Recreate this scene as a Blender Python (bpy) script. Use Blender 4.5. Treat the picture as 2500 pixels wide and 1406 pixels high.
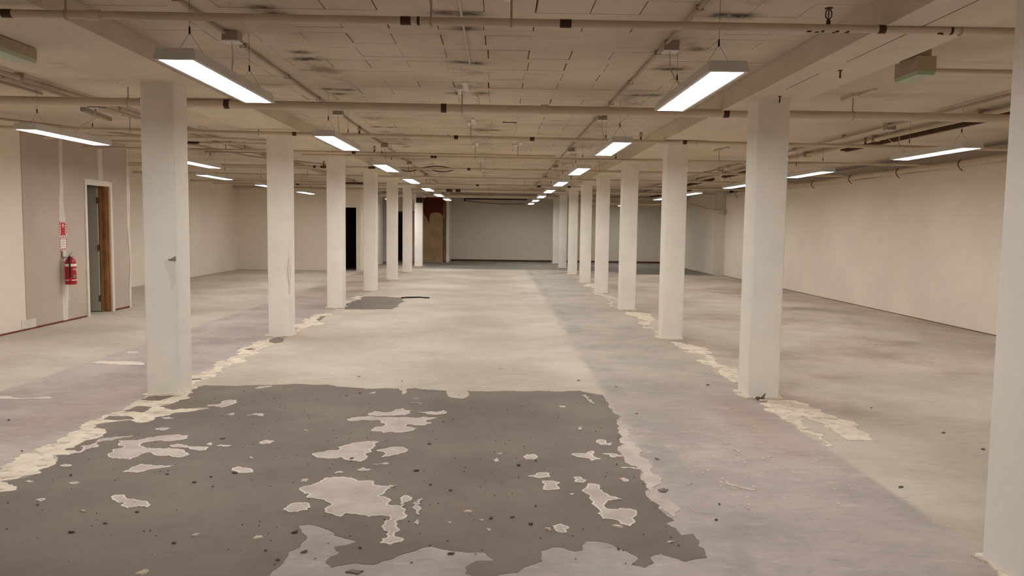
import bpy, math, random
from mathutils import Vector, Matrix
from mathutils.geometry import tessellate_polygon

# ------------------------------------------------------------------ scene, camera, world, exposure
for o in list(bpy.data.objects):
    bpy.data.objects.remove(o, do_unlink=True)
SC = bpy.context.scene
COL = SC.collection
RND = random.Random(7)

cam_d = bpy.data.cameras.new('camera')
cam_d.sensor_width = 36.0
cam_d.lens = 1925.0 / 2500.0 * 36.0
cam_d.clip_start = 0.05
cam_d.clip_end = 200.0
cam = bpy.data.objects.new('camera', cam_d)
COL.objects.link(cam)
cx = Vector((0.99976205, -0.01760516, 0.01288026))
cy = Vector((-0.01146139, 0.07844653, 0.99685244))
cz = cx.cross(cy)
m = Matrix.Identity(4)
for i in range(3):
    m[i][0], m[i][1], m[i][2] = cx[i], cy[i], cz[i]
m[2][3] = 1.49
cam.matrix_world = m
SC.camera = cam

w = bpy.data.worlds.new('world')
w.use_nodes = True
w.node_tree.nodes['Background'].inputs[0].default_value = (0.01, 0.009, 0.008, 1)
w.node_tree.nodes['Background'].inputs[1].default_value = 0.3
SC.world = w

SC.view_settings.view_transform = 'Standard'
SC.view_settings.look = 'None'
SC.view_settings.gamma = 1.0
SC.view_settings.use_curve_mapping = False
SC.view_settings.exposure = 0.0
LAMP_STRENGTH = 34.0
LAMP_COLOUR = (1.0, 0.972, 0.950)

CEIL = 2.79
BEAM_L, BEAM_R = 2.65, 2.615
LIGHT_Z = 2.35

# ------------------------------------------------------------------ outlines on the floor plane (metres)
DARK=[[(-2.673,7.19),(-2.44,7.164),(-2.157,7.214),(-1.562,7.26),(-1.46,7.171),(-0.887,7.112),(-0.836,6.879),(-0.8,6.88),(-0.812,7.108),(-0.74,7.139),(-0.453,7.034),(-0.396,6.763),(-0.287,6.719),(-0.264,7.042),(0.405,7.071),(0.615,7.045),(0.765,7.087),(0.954,6.903),(0.932,6.456),(0.974,6.091),(0.928,5.933),(0.899,5.643),(0.895,5.37),(0.825,5.158),(0.855,4.893),(0.903,4.743),(0.86,4.599),(0.871,4.386),(0.848,4.216),(0.893,3.972),(0.917,3.909),(0.865,3.869),(0.91,3.716),(0.974,3.738),(0.979,3.647),(0.959,3.594),(0.978,3.561),(0.968,3.46),(0.853,3.415),(0.798,3.467),(0.765,3.498),(0.712,3.466),(0.711,3.396),(0.662,3.349),(0.609,3.378),(0.653,3.443),(0.613,3.524),(0.531,3.622),(0.434,3.64),(0.409,3.535),(0.368,3.521),(0.275,3.57),(0.211,3.519),(0.214,3.408),(0.104,3.294),(0.028,3.277),(-0.045,3.206),(-0.124,3.283),(-0.126,3.34),(-0.083,3.408),(0.002,3.418),(-0.045,3.506),(-0.215,3.527),(-0.293,3.568),(-0.452,3.43),(-0.528,3.365),(-0.615,3.381),(-0.707,3.334),(-0.747,3.396),(-0.701,3.489),(-0.741,3.557),(-0.649,3.615),(-0.769,3.692),(-0.837,3.779),(-0.921,3.831),(-0.975,3.814),(-0.933,3.73),(-0.892,3.675),(-0.897,3.555),(-0.936,3.495),(-0.931,3.407),(-0.952,3.274),(-0.987,3.051),(-1.198,2.855),(-1.562,2.914),(-1.757,2.734),(-2.295,2.973),(-2.861,3.334),(-2.858,3.599),(-2.773,3.968),(-2.711,4.266),(-2.643,4.301),(-2.689,4.362),(-2.817,4.437),(-2.75,4.49),(-2.68,4.605),(-2.727,4.658),(-2.73,4.865),(-2.79,4.96),(-2.668,5.027),(-2.806,5.088),(-2.783,5.305),(-2.717,5.412),(-2.777,5.574),(-2.941,5.732),(-2.834,5.82),(-2.747,5.872),(-2.625,5.79),(-2.592,5.967),(-2.494,6.116),(-2.301,6.276),(-2.565,6.195),(-2.71,6.303),(-2.673,6.559),(-2.595,6.641),(-2.782,7.021)],[(-2.666,13.789),(-1.833,13.875),(-1.787,14.378),(-1.785,15.318),(-1.917,16.092),(-2.326,16.322),(-2.823,16.259),(-2.796,15.284),(-2.837,14.715)],[(-2.893,9.975),(-2.908,10.179),(-2.763,10.189),(-2.695,9.939),(-2.74,9.789),(-2.851,9.83)],[(-2.823,12.258),(-2.839,12.646),(-2.784,12.732),(-2.734,12.419),(-2.738,12.116)],[(-2.965,6.547),(-2.966,6.659),(-2.87,6.709),(-2.753,6.714),(-2.774,6.621),(-2.795,6.531),(-2.908,6.527)],[(-2.922,6.15),(-2.892,6.313),(-2.761,6.282),(-2.765,6.107)],[(-2.943,5.88),(-2.954,5.981),(-2.822,5.985),(-2.726,5.896),(-2.83,5.861)],[(-0.638,3.284),(-0.614,3.309),(-0.561,3.295),(-0.581,3.266)],[(0.929,4.374),(0.964,4.4),(0.988,4.375),(0.967,4.337),(0.938,4.337)],[(-2.931,7.424),(-2.819,7.475),(-2.791,7.431),(-2.897,7.392)],[(-2.967,9.257),(-2.921,9.331),(-2.833,9.266),(-2.884,9.21)],[(-2.885,10.023),(-2.84,10.291),(-2.739,10.138),(-2.728,9.882)]]
RESIDUE=[[(-2.704,5.304),(-2.631,5.4),(-2.524,5.442),(-2.531,5.403),(-2.606,5.307),(-2.676,5.268)],[(-2.48,4.998),(-2.497,5.081),(-2.461,5.168),(-2.558,5.29),(-2.557,5.309),(-2.439,5.312),(-2.339,5.428),(-2.146,5.453),(-2.126,5.377),(-2.216,5.3),(-2.292,5.316),(-2.355,5.278),(-2.38,5.223),(-2.238,5.122),(-2.15,5.141),(-2.06,5.109),(-1.959,4.995),(-1.998,4.93),(-2.082,4.976),(-2.174,4.973),(-2.249,5.037),(-2.271,4.939),(-2.288,4.875),(-2.375,4.904),(-2.437,4.919)],[(-2.172,5.193),(-2.14,5.237),(-2.092,5.213),(-1.982,5.181),(-1.898,5.166),(-1.893,5.097),(-1.994,5.111),(-2.081,5.161)],[(-1.943,5.235),(-1.929,5.279),(-1.899,5.236),(-1.908,5.193)],[(-1.867,5.202),(-1.843,5.231),(-1.764,5.215),(-1.785,5.176)],[(-2.22,4.625),(-2.201,4.726),(-2.183,4.786),(-2.115,4.773),(-2.07,4.753),(-1.96,4.767),(-2.019,4.716),(-2.088,4.671),(-2.132,4.613)],[(-1.596,4.711),(-1.576,4.747),(-1.526,4.727),(-1.455,4.671),(-1.459,4.629),(-1.509,4.622),(-1.555,4.655)],[(-2.055,4.16),(-2.069,4.23),(-2.012,4.226),(-1.979,4.173),(-1.914,4.152),(-1.85,4.13),(-1.812,4.086),(-1.812,4.043),(-1.867,4.064),(-1.913,4.03),(-1.958,4.062),(-1.963,4.106)],[(-2.642,4.73),(-2.632,4.769),(-2.578,4.753),(-2.589,4.723)],[(-2.43,4.419),(-2.39,4.446),(-2.363,4.434),(-2.382,4.4)],[(-2.682,4.44),(-2.672,4.466),(-2.631,4.446),(-2.646,4.428)],[(-2.447,4.142),(-2.424,4.17),(-2.398,4.154),(-2.411,4.12)],[(-1.608,5.299),(-1.582,5.348),(-1.514,5.32),(-1.518,5.265),(-1.572,5.246)],[(-1.927,6.04),(-1.875,6.114),(-1.8,6.093),(-1.795,6.035)],[(-2.361,6.375),(-2.261,6.433),(-2.275,6.541),(-2.187,6.573),(-2.142,6.491),(-2.172,6.383),(-2.211,6.287),(-2.281,6.352)],[(-2.449,5.624),(-2.404,5.655),(-2.345,5.64),(-2.365,5.586),(-2.42,5.592)],[(-2.091,6.058),(-2.049,6.118),(-2.047,6.046)],[(-2.174,7.056),(-2.134,7.142),(-2.062,7.172),(-2.06,7.119),(-2.133,7.051)],[(-2.549,5.948),(-2.493,5.973),(-2.442,5.929),(-2.498,5.904)],[(-2.695,5.286),(-2.668,5.009),(-2.724,4.992),(-2.685,5.042)],[(-1.01,6.121),(-0.973,6.211),(-0.862,6.175),(-0.81,6.227),(-0.751,6.321),(-0.676,6.232),(-0.711,6.083),(-0.824,6.069)],[(-1.134,5.951),(-1.068,6.023),(-0.908,6.019),(-0.737,6.011),(-0.569,6.04),(-0.453,6.021),(-0.536,5.925),(-0.484,5.851),(-0.544,5.778),(-0.657,5.81),(-0.671,5.744),(-0.58,5.704),(-0.633,5.599),(-0.682,5.569),(-0.807,5.553),(-0.9,5.611),(-0.892,5.694),(-0.834,5.739),(-0.835,5.826),(-0.896,5.936),(-1.007,5.932),(-1.09,5.893)],[(-0.624,6.184),(-0.573,6.201),(-0.467,6.204),(-0.425,6.266),(-0.391,6.207),(-0.428,6.142)],[(-1.188,5.032),(-1.108,5.101),(-1.035,5.12),(-1.058,5.189),(-0.977,5.28),(-0.877,5.338),(-0.8,5.333),(-0.807,5.213),(-0.814,5.075),(-0.821,4.944),(-0.845,4.864),(-0.906,4.894),(-0.983,4.956),(-1.071,4.931),(-1.141,4.952)],[(-0.787,5.116),(-0.713,5.181),(-0.627,5.201),(-0.582,5.149),(-0.611,5.064),(-0.67,5.006),(-0.73,4.962),(-0.714,5.044),(-0.75,5.094)],[(-0.76,4.82),(-0.686,4.853),(-0.659,4.823)],[(-0.839,4.7),(-0.806,4.744),(-0.754,4.702),(-0.795,4.681)],[(-1.087,4.321),(-1.081,4.396),(-1.026,4.449),(-0.996,4.542),(-0.905,4.563),(-0.842,4.546),(-0.798,4.493),(-0.713,4.495),(-0.694,4.43),(-0.632,4.405),(-0.558,4.42),(-0.606,4.343),(-0.639,4.234),(-0.568,4.188),(-0.572,4.098),(-0.49,4.066),(-0.446,3.95),(-0.483,3.889),(-0.459,3.754),(-0.478,3.68),(-0.433,3.654),(-0.435,3.61),(-0.485,3.575),(-0.535,3.592),(-0.536,3.644),(-0.511,3.662),(-0.514,3.734),(-0.558,3.79),(-0.553,3.858),(-0.528,3.888),(-0.542,3.938),(-0.645,3.926),(-0.767,3.976),(-0.787,3.924),(-0.882,3.985),(-0.867,4.092),(-0.91,4.148),(-0.976,4.192),(-1.022,4.203),(-1.016,4.262),(-1.056,4.261)],[(-0.518,4.201),(-0.496,4.255),(-0.451,4.214),(-0.469,4.156),(-0.491,4.077),(-0.508,4.121)],[(-1.104,4.034),(-1.069,4.122),(-1.016,4.13),(-0.97,4.069),(-0.973,4.015),(-1.019,3.986),(-1.075,3.998)],[(0.182,5.001),(0.208,5.052),(0.256,5.053),(0.273,5.004),(0.242,4.938),(0.195,4.944)],[(0.191,4.596),(0.247,4.653),(0.315,4.675),(0.327,4.585),(0.26,4.562)],[(0.275,4.524),(0.327,4.517),(0.377,4.491),(0.359,4.426),(0.368,4.375),(0.307,4.349),(0.27,4.361),(0.287,4.437)],[(-0.013,4.916),(0.015,4.958),(0.025,4.908),(0.001,4.879)],[(0.001,5.07),(0.049,5.091),(0.025,5.047)],[(0.288,3.822),(0.334,3.846),(0.371,3.804),(0.354,3.738),(0.325,3.732),(0.292,3.784)],[(-0.415,4.168),(-0.402,4.203),(-0.39,4.035),(-0.389,3.951),(-0.402,3.972)],[(-0.396,3.89),(-0.387,3.89),(-0.383,3.816)],[(-1.129,6.88),(-1.068,6.945),(-1.076,6.871)],[(-0.711,6.504),(-0.626,6.512),(-0.63,6.485)],[(-0.719,6.689),(-0.67,6.703),(-0.68,6.679)],[(-0.957,4.626),(-0.935,4.669),(-0.912,4.641)],[(-1.114,4.513),(-1.103,4.521),(-1.092,4.46)],[(-0.24,3.863),(-0.218,3.863),(-0.224,3.843)],[(-0.081,3.895),(-0.055,3.896),(-0.062,3.866)],[(-0.042,3.779),(-0.02,3.77),(-0.031,3.742)],[(0.696,5.384),(0.738,5.431),(0.771,5.405),(0.765,5.33),(0.809,5.35),(0.778,5.275),(0.72,5.292),(0.696,5.346)],[(0.508,5.083),(0.585,5.078),(0.641,5.141),(0.638,5.03),(0.675,4.949),(0.613,4.907),(0.574,4.979),(0.538,4.994)],[(0.702,5.081),(0.797,5.067),(0.827,5.011),(0.758,4.993)],[(0.461,4.588),(0.506,4.594),(0.543,4.535),(0.511,4.481),(0.469,4.493)],[(0.499,4.365),(0.536,4.468),(0.61,4.444),(0.593,4.38),(0.63,4.282),(0.7,4.205),(0.642,4.199),(0.593,4.13),(0.591,4.063),(0.653,4.054),(0.709,4.065),(0.747,4.034),(0.702,3.928),(0.676,3.818),(0.636,3.847),(0.586,3.916),(0.549,3.915),(0.535,3.987),(0.553,4.009),(0.528,4.117),(0.517,4.232),(0.509,4.304)],[(0.731,4.566),(0.768,4.581),(0.783,4.513),(0.749,4.518)],[(0.748,6.868),(0.797,6.9),(0.825,6.693),(0.834,6.552),(0.787,6.692)],[(0.515,6.458),(0.564,6.46),(0.572,6.407),(0.535,6.406)],[(0.777,4.782),(0.908,4.77),(0.886,4.749)],[(0.816,3.627),(0.85,3.637),(0.831,3.614)],[(0.608,5.742),(0.633,5.764),(0.613,5.679)],[(0.416,4.29),(0.442,4.302),(0.427,4.273)]]
PALE=[[(0.972,5.999),(0.967,5.69),(0.95,5.487),(0.954,5.298),(0.945,5.021),(0.985,4.832),(0.952,4.712),(0.975,4.518),(0.925,4.438),(0.916,4.312),(0.971,4.148),(0.947,3.973),(0.92,3.952),(0.88,4.057),(0.851,4.192),(0.849,4.262),(0.873,4.436),(0.868,4.597),(0.898,4.711),(0.841,4.859),(0.828,4.953),(0.829,5.085),(0.841,5.223),(0.883,5.296),(0.892,5.485),(0.913,5.688),(0.928,5.862)],[(1.813,6.427),(1.913,6.474),(1.975,6.433),(1.91,6.378)],[(1.357,4.526),(1.378,4.553),(1.371,4.499),(1.416,4.448),(1.499,4.385),(1.478,4.372),(1.41,4.427),(1.354,4.472)],[(1.11,4.481),(1.137,4.5),(1.154,4.495),(1.128,4.463)],[(1.764,5.042),(1.799,5.059),(1.815,5.037),(1.781,5.023)],[(1.729,5.025),(1.768,5.026),(1.732,4.976)],[(1.614,5.227),(1.649,5.175),(1.628,5.14)],[(1.047,5.651),(1.069,5.652),(1.051,5.61)],[(1.326,4.154),(1.343,4.143),(1.326,4.127)],[(1.344,4.11),(1.362,4.077),(1.346,4.076)],[(1.572,5.36),(1.632,5.354),(1.597,5.338)],[(2.012,5.184),(2.024,5.178),(2.011,5.16)],[(0.01,8.148),(0.087,8.17),(0.041,8.142)],[(-4.272,8.272),(-4.23,8.382),(-3.721,8.303),(-3.669,8.187),(-4.16,8.243)],[(-4.234,6.652),(-3.778,6.639),(-3.721,6.605),(-3.741,6.573),(-4.19,6.582)],[(-5.168,9.382),(-5.125,9.403),(-5.101,9.359),(-5.149,9.347)],[(-4.212,9.007),(-4.116,9.03),(-4.072,8.932),(-4.167,8.91)]]
CREAM=[[(-2.985,4.708),(-2.969,4.797),(-3.017,4.952),(-2.992,5.084),(-2.947,5.225),(-2.978,5.371),(-2.96,5.567),(-3.007,5.864),(-2.989,6.098),(-2.983,6.513),(-3.023,6.741),(-2.69,6.725),(-2.797,7.028),(-2.782,7.021),(-2.595,6.641),(-2.673,6.559),(-2.71,6.303),(-2.565,6.195),(-2.301,6.276),(-2.494,6.116),(-2.592,5.967),(-2.625,5.79),(-2.747,5.872),(-2.834,5.82),(-2.941,5.732),(-2.777,5.574),(-2.717,5.412),(-2.783,5.305),(-2.806,5.088),(-2.668,5.027),(-2.79,4.96),(-2.73,4.865),(-2.727,4.658),(-2.68,4.605),(-2.75,4.49),(-2.817,4.437),(-2.689,4.362),(-2.643,4.301),(-2.711,4.266)],[(-2.942,7.423),(-2.977,7.656),(-2.922,7.844),(-2.899,8.106),(-2.962,8.68),(-3.02,9.254),(-3.029,9.911),(-2.974,10.227),(-2.8,9.828),(-2.791,9.357),(-2.731,8.933),(-2.739,8.541),(-2.751,7.852),(-2.736,7.49),(-2.763,7.212),(-2.817,7.104)],[(-2.966,11.402),(-3.014,12.24),(-2.984,12.877),(-2.892,13.229),(-2.75,12.574),(-2.771,12.262),(-2.714,11.423),(-2.693,10.804),(-2.809,10.795)],[(-3.001,9.401),(-2.99,9.724),(-2.966,10.227),(-2.791,10.293),(-2.749,10.138),(-2.893,10.128),(-2.852,9.782),(-2.777,9.113),(-2.794,8.75)],[(-2.957,15.247),(-2.959,15.98),(-2.962,16.51),(-2.782,15.505),(-2.85,14.806)],[(2.3,6.752),(2.471,6.759),(2.618,6.736),(2.633,6.512),(2.676,6.252),(2.735,6.059),(2.733,5.703),(2.694,5.46),(2.619,5.458),(2.499,5.474),(2.498,5.696),(2.507,5.959),(2.461,6.195),(2.425,5.652),(2.335,5.337),(2.267,5.298),(2.276,5.689),(2.274,6.139),(2.278,6.498)],[(2.289,10.224),(2.421,10.129),(2.515,9.838),(2.584,9.382),(2.533,9.039),(2.487,8.498),(2.494,7.861),(2.373,7.471),(2.293,7.582),(2.28,7.945),(2.259,8.559),(2.255,9.361)],[(2.263,13.888),(2.479,13.815),(2.612,13.027),(2.515,12.534),(2.351,12.07),(2.331,11.258),(2.272,10.888),(2.237,11.126),(2.251,11.918),(2.285,13.166)],[(2.225,17.784),(2.306,17.193),(2.282,15.603),(2.25,14.484),(2.191,14.375),(2.211,15.595)],[(2.298,20.901),(2.558,20.73),(2.393,19.147),(2.321,19.504)],[(2.225,3.502),(2.259,3.462),(2.232,3.43),(2.205,3.429)]]
DARK_BITS=[(-3.619,5.83),(-3.051,5.039),(-1.936,4.59),(-1.834,3.975),(-1.722,4.447),(-1.663,4.541),(-1.592,4.378),(-1.488,3.584),(-2.022,3.703),(-1.918,3.817),(-1.043,3.506),(-2.482,4.556),(-1.883,5.373),(-1.553,4.621),(-0.862,3.488),(-0.959,3.407),(-0.964,3.719),(-2.391,4.065),(-0.451,5.277),(-0.25,4.338),(-1.2,6.878),(-1.296,6.771),(-0.399,5.898),(-0.369,5.863),(-0.373,4.429),(-0.619,3.54),(-0.018,3.92),(0.091,3.932),(-0.48,4.688),(-0.356,6.11),(0.182,3.84),(0.144,4.812),(-0.912,4.925),(-0.195,3.48),(-0.861,3.491),(-0.969,3.403),(-0.898,7.433),(-1.342,7.639),(0.798,7.549),(1.12,7.255),(0.763,4.848),(0.957,4.367),(1.214,4.141),(1.132,3.905),(1.045,4.968),(1.127,6.197),(2.016,7.398),(0.257,4.907),(0.218,4.09),(0.575,3.542),(2.363,4.446),(3.345,5.249),(3.162,6.488),(3.316,5.679)]
PALE_BITS=[(-1.368,5.609),(-2.113,3.984),(-1.424,3.676),(-1.118,3.653),(-0.979,3.332),(-1.496,3.268),(-1.107,4.494),(-1.367,5.617),(-0.981,3.331),(0.189,3.844),(-1.116,3.653),(-0.54,4.627),(-0.138,4.014),(0.263,3.774),(-1.549,4.925),(0.19,3.844),(0.264,3.774),(0.614,3.823)]
STAINS=[(-0.35,4.98),(-0.18,4.99),(-0.33,6.43),(-0.18,6.47),(-0.23,5.35),(-0.44,7.93),(-0.16,7.9),(-1.58,6.42),(-1.47,6.41),(-1.52,6.17),(-1.65,7.81),(-1.48,7.84),(-1.61,8.09),(-1.45,4.93),(-1.4,5.07),(-1.64,10.73),(-1.45,10.75),(1.35,4.92),(1.49,4.92),(1.43,5.83),(1.34,6.56),(1.47,6.55),(1.35,7.88),(1.53,7.86),(-0.22,10.91),(-0.05,10.89)]
# ------------------------------------------------------------------ helpers
def srgb(h):
    h = h.lstrip('#')
    out = []
    for i in (0, 2, 4):
        v = int(h[i:i + 2], 16) / 255.0
        out.append(v / 12.92 if v <= 0.04045 else ((v + 0.055) / 1.055) ** 2.4)
    return tuple(out)


class NT:
    """small wrapper to write node trees"""
    def __init__(self, name):
        self.m = bpy.data.materials.new(name)
        self.m.use_nodes = True
        self.t = self.m.node_tree
        self.b = self.t.nodes['Principled BSDF']
        self._pos = None

    def n(self, kind, **kw):
        nd = self.t.nodes.new(kind)
        for k, v in kw.items():
            setattr(nd, k, v)
        return nd

    def link(self, a, b):
        self.t.links.new(a, b)

    def setin(self, sock, v):
        if hasattr(v, 'is_output') or isinstance(v, bpy.types.NodeSocket):
            self.link(v, sock)
        else:
            sock.default_value = v

    def pos(self):
        if self._pos is None:
            self._pos = self.n('ShaderNodeNewGeometry').outputs['Position']
        return self._pos

    def xyz(self):
        s = self.n('ShaderNodeSeparateXYZ')
        self.link(self.pos(), s.inputs[0])
        return s.outputs[0], s.outputs[1], s.outputs[2]

    def math(self, op, a, b=0.0, clamp=False):
        nd = self.n('ShaderNodeMath', operation=op)
        nd.use_clamp = clamp
        self.setin(nd.inputs[0], a)
        self.setin(nd.inputs[1], b)
        return nd.outputs[0]

    def noise(self, scale, detail=4.0, rough=0.6, vec=None, dist=0.0):
        nd = self.n('ShaderNodeTexNoise')
        nd.inputs['Scale'].default_value = scale
        nd.inputs['Detail'].default_value = detail
        nd.inputs['Roughness'].default_value = rough
        nd.inputs['Distortion'].default_value = dist
        self.link(vec if vec is not None else self.pos(), nd.inputs['Vector'])
        return nd.outputs['Fac']

    def scaled(self, s, off=(0, 0, 0)):
        nd = self.n('ShaderNodeMapping')
        nd.inputs['Scale'].default_value = s
        nd.inputs['Location'].default_value = off
        self.link(self.pos(), nd.inputs['Vector'])
        return nd.outputs[0]

    def ramp(self, v, a, b):
        nd = self.n('ShaderNodeMapRange')
        nd.interpolation_type = 'SMOOTHSTEP'
        self.setin(nd.inputs[0], v)
        nd.inputs[1].default_value = a
        nd.inputs[2].default_value = b
        return nd.outputs[0]

    def mix(self, f, a, b, mode='MIX'):
        nd = self.n('ShaderNodeMix', data_type='RGBA', blend_type=mode)
        self.setin(nd.inputs[0], f)
        for s, v in ((nd.inputs[6], a), (nd.inputs[7], b)):
            if isinstance(v, tuple):
                v = tuple(v[:3]) + (1.0,)
            self.setin(s, v)
        return nd.outputs[2]

    def bump(self, h, strength=0.3, dist=0.01):
        nd = self.n('ShaderNodeBump')
        nd.inputs['Strength'].default_value = strength
        nd.inputs['Distance'].default_value = dist
        self.link(h, nd.inputs['Height'])
        self.link(nd.outputs[0], self.b.inputs['Normal'])

    def done(self, colour, rough=0.8, spec=0.3, metal=0.0):
        self.setin(self.b.inputs['Base Color'], colour if not isinstance(colour, tuple) else tuple(colour[:3]) + (1.0,))
        self.setin(self.b.inputs['Roughness'], rough)
        self.b.inputs['Specular IOR Level'].default_value = spec
        self.b.inputs['Metallic'].default_value = metal
        return self.m


def paint(name, c, var=0.12, scale=1.5, rough=0.75, bump=0.15, bscale=60.0, spec=0.3, metal=0.0):
    """painted or plain surface with gentle blotches and fine relief"""
    t = NT(name)
    f = t.noise(scale, 5.0, 0.6)
    d = tuple(v * (1 - var) for v in c)
    u = tuple(min(1.0, v * (1 + var * 0.6)) for v in c)
    colr = t.mix(t.ramp(f, 0.3, 0.7), d, u)
    if bump > 0:
        t.bump(t.noise(bscale, 3.0, 0.6), bump, 0.004)
    return t.done(colr, rough, spec, metal)


class MB:
    """collects faces, then links them as one mesh object"""
    def __init__(self):
        self.v, self.f = [], []

    def quadbox(self, p):
        b = len(self.v)
        self.v += [tuple(q) for q in p]
        self.f += [tuple(b + i for i in q) for q in ((3, 2, 1, 0), (4, 5, 6, 7), (0, 1, 5, 4), (1, 2, 6, 5), (2, 3, 7, 6), (3, 0, 4, 7))]
        return self

    def box(self, x0, x1, y0, y1, z0, z1):
        return self.quadbox([(x0, y0, z0), (x1, y0, z0), (x1, y1, z0), (x0, y1, z0), (x0, y0, z1), (x1, y0, z1), (x1, y1, z1), (x0, y1, z1)])

    def prism(self, pts, z0, z1):
        """horizontal outline pulled up from z0 to z1 (counter-clockwise or not)"""
        area = sum(pts[i][0] * pts[(i + 1) % len(pts)][1] - pts[(i + 1) % len(pts)][0] * pts[i][1] for i in range(len(pts)))
        if area < 0:
            pts = pts[::-1]
        b, n = len(self.v), len(pts)
        self.v += [(x, y, z0) for x, y in pts] + [(x, y, z1) for x, y in pts]
        for t in tessellate_polygon([[Vector((x, y, 0)) for x, y in pts]]):
            (ax, ay), (bx_, by_), (c0, c1) = pts[t[0]], pts[t[1]], pts[t[2]]
            if (bx_ - ax) * (c1 - ay) - (by_ - ay) * (c0 - ax) < 0:
                t = (t[0], t[2], t[1])
            self.f.append(tuple(b + n + i for i in t))
        for i in range(n):
            j = (i + 1) % n
            self.f.append((b + i, b + j, b + n + j, b + n + i))
        return self

    def loft(self, rings, cap=True):
        b, n = len(self.v), len(rings[0])
        for r in rings:
            self.v += [tuple(p) for p in r]
        for k in range(len(rings) - 1):
            for i in range(n):
                j = (i + 1) % n
                self.f.append((b + k * n + i, b + k * n + j, b + (k + 1) * n + j, b + (k + 1) * n + i))
        if cap:
            self.f.append(tuple(b + i for i in range(n))[::-1])
            self.f.append(tuple(b + (len(rings) - 1) * n + i for i in range(n)))
        return self

    def tube(self, pts, r, n=10):
        pts = [Vector(p) for p in pts]
        rings, prev = [], None
        for i, p in enumerate(pts):
            if i == 0:
                t = pts[1] - p
            elif i == len(pts) - 1:
                t = p - pts[i - 1]
            else:
                t = (pts[i + 1] - p).normalized() + (p - pts[i - 1]).normalized()
            t.normalize()
            if prev is None:
                a = Vector((0, 0, 1)) if abs(t.z) < 0.9 else Vector((1, 0, 0))
                u = t.cross(a).normalized()
            else:
                u = (prev - t * prev.dot(t)).normalized()
            prev = u
            w_ = t.cross(u)
            rr = r[i] if isinstance(r, (list, tuple)) else r
            rings.append([p + (u * math.cos(2 * math.pi * k / n) + w_ * math.sin(2 * math.pi * k / n)) * rr for k in range(n)])
        return self.loft(rings)

    def lathe(self, c, prof, n=20):
        rings = [[(c[0] + r * math.cos(2 * math.pi * k / n), c[1] + r * math.sin(2 * math.pi * k / n), c[2] + z) for k in range(n)] for r, z in prof]
        return self.loft(rings)

    def mesh(self, name, mat, origin=(0, 0, 0), smooth=False):
        me = bpy.data.meshes.new(name)
        ox, oy, oz = origin
        me.from_pydata([(x - ox, y - oy, z - oz) for x, y, z in self.v], [], self.f)
        if mat:
            me.materials.append(mat)
        if smooth:
            me.polygons.foreach_set('use_smooth', [True] * len(me.polygons))
            try:
                me.set_sharp_from_angle(angle=math.radians(40))
            except Exception:
                pass
        me.update()
        return me


def wloc(o):
    p = Vector((0, 0, 0))
    while o:
        p += o.location
        o = o.parent
    return p


def part(name, mb, mat, parent=None, origin=None, smooth=False):
    """links one mesh object; vertices are given in world space"""
    if origin is None:
        origin = wloc(parent) if parent else (0, 0, 0)
    me = mb.mesh(name, mat, origin, smooth)
    o = bpy.data.objects.new(name, me)
    COL.objects.link(o)
    o.location = Vector(origin) - (wloc(parent) if parent else Vector((0, 0, 0)))
    o.parent = parent
    return o


def tag(o, label=None, cat=None, group=None, kind=None):
    for k, v in (('label', label), ('category', cat), ('group', group), ('kind', kind)):
        if v:
            o[k] = v
    return o


def empty(name, loc, label, cat, group=None):
    o = bpy.data.objects.new(name, None)
    o.empty_display_size = 0.1
    COL.objects.link(o)
    o.location = loc
    return tag(o, label, cat, group)


def struct(name, mb, mat, label=None, smooth=False):
    o = part(name, mb, mat, smooth=smooth)
    o['kind'] = 'structure'
    if label:
        o['label'] = label
    return o


def copy_tree(o, parent=None):
    c = o.copy()
    COL.objects.link(c)
    c.parent = parent
    for ch in list(o.children):
        copy_tree(ch, c)
    return c


def kids(o):
    return list(o.children)


# ------------------------------------------------------------------ materials
M = {}
M['wall'] = paint('cream_wall_paint', srgb('#F0E6D6'), 0.05, 0.7, 0.8, 0.05)
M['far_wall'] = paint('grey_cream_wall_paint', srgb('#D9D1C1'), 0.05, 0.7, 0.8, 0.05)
M['column'] = paint('off_white_column_paint', srgb('#F1EBE1'), 0.05, 2.0, 0.75, 0.25, 90)
M['beam'] = paint('beam_paint', srgb('#D8CAB7'), 0.08, 1.2, 0.8, 0.1)
M['board'] = paint('bare_plasterboard', srgb('#C5B6A8'), 0.06, 1.5, 0.85, 0.03)
M['plaster'] = paint('white_jointing_plaster', srgb('#E2DACF'), 0.08, 6, 0.8, 0.1)
M['white_trim'] = paint('white_trim_paint', srgb('#E6DED0'), 0.05, 4, 0.5, 0.03)
M['timber'] = paint('brown_stained_timber', srgb('#A5754A'), 0.25, 9, 0.55, 0.2, 30)
M['timber_and_shade'] = paint('dark_timber_and_shade', srgb('#5A3E28'), 0.3, 6, 0.8, 0.3, 30)
M['door_leaf'] = paint('grey_white_door', srgb('#B7AE9F'), 0.04, 2, 0.6, 0.02)
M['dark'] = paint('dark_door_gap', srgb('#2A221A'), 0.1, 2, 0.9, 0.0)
M['pipe'] = paint('painted_pipe', srgb('#D0C0AB'), 0.08, 3, 0.6, 0.05)
M['bare_pipe'] = paint('dark_bare_pipe', srgb('#4A3320'), 0.25, 12, 0.6, 0.1)
M['conduit'] = paint('painted_conduit', srgb('#B5A492'), 0.1, 5, 0.6, 0.03)
M['box_grey'] = paint('grey_fitting', srgb('#A89B8A'), 0.06, 5, 0.6, 0.02)
M['light_body'] = paint('white_light_housing', srgb('#D9D6D2'), 0.02, 4, 0.45, 0.0)
M['wire'] = paint('suspension_wire', srgb('#8A7C6C'), 0.1, 8, 0.5, 0.0)
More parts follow.
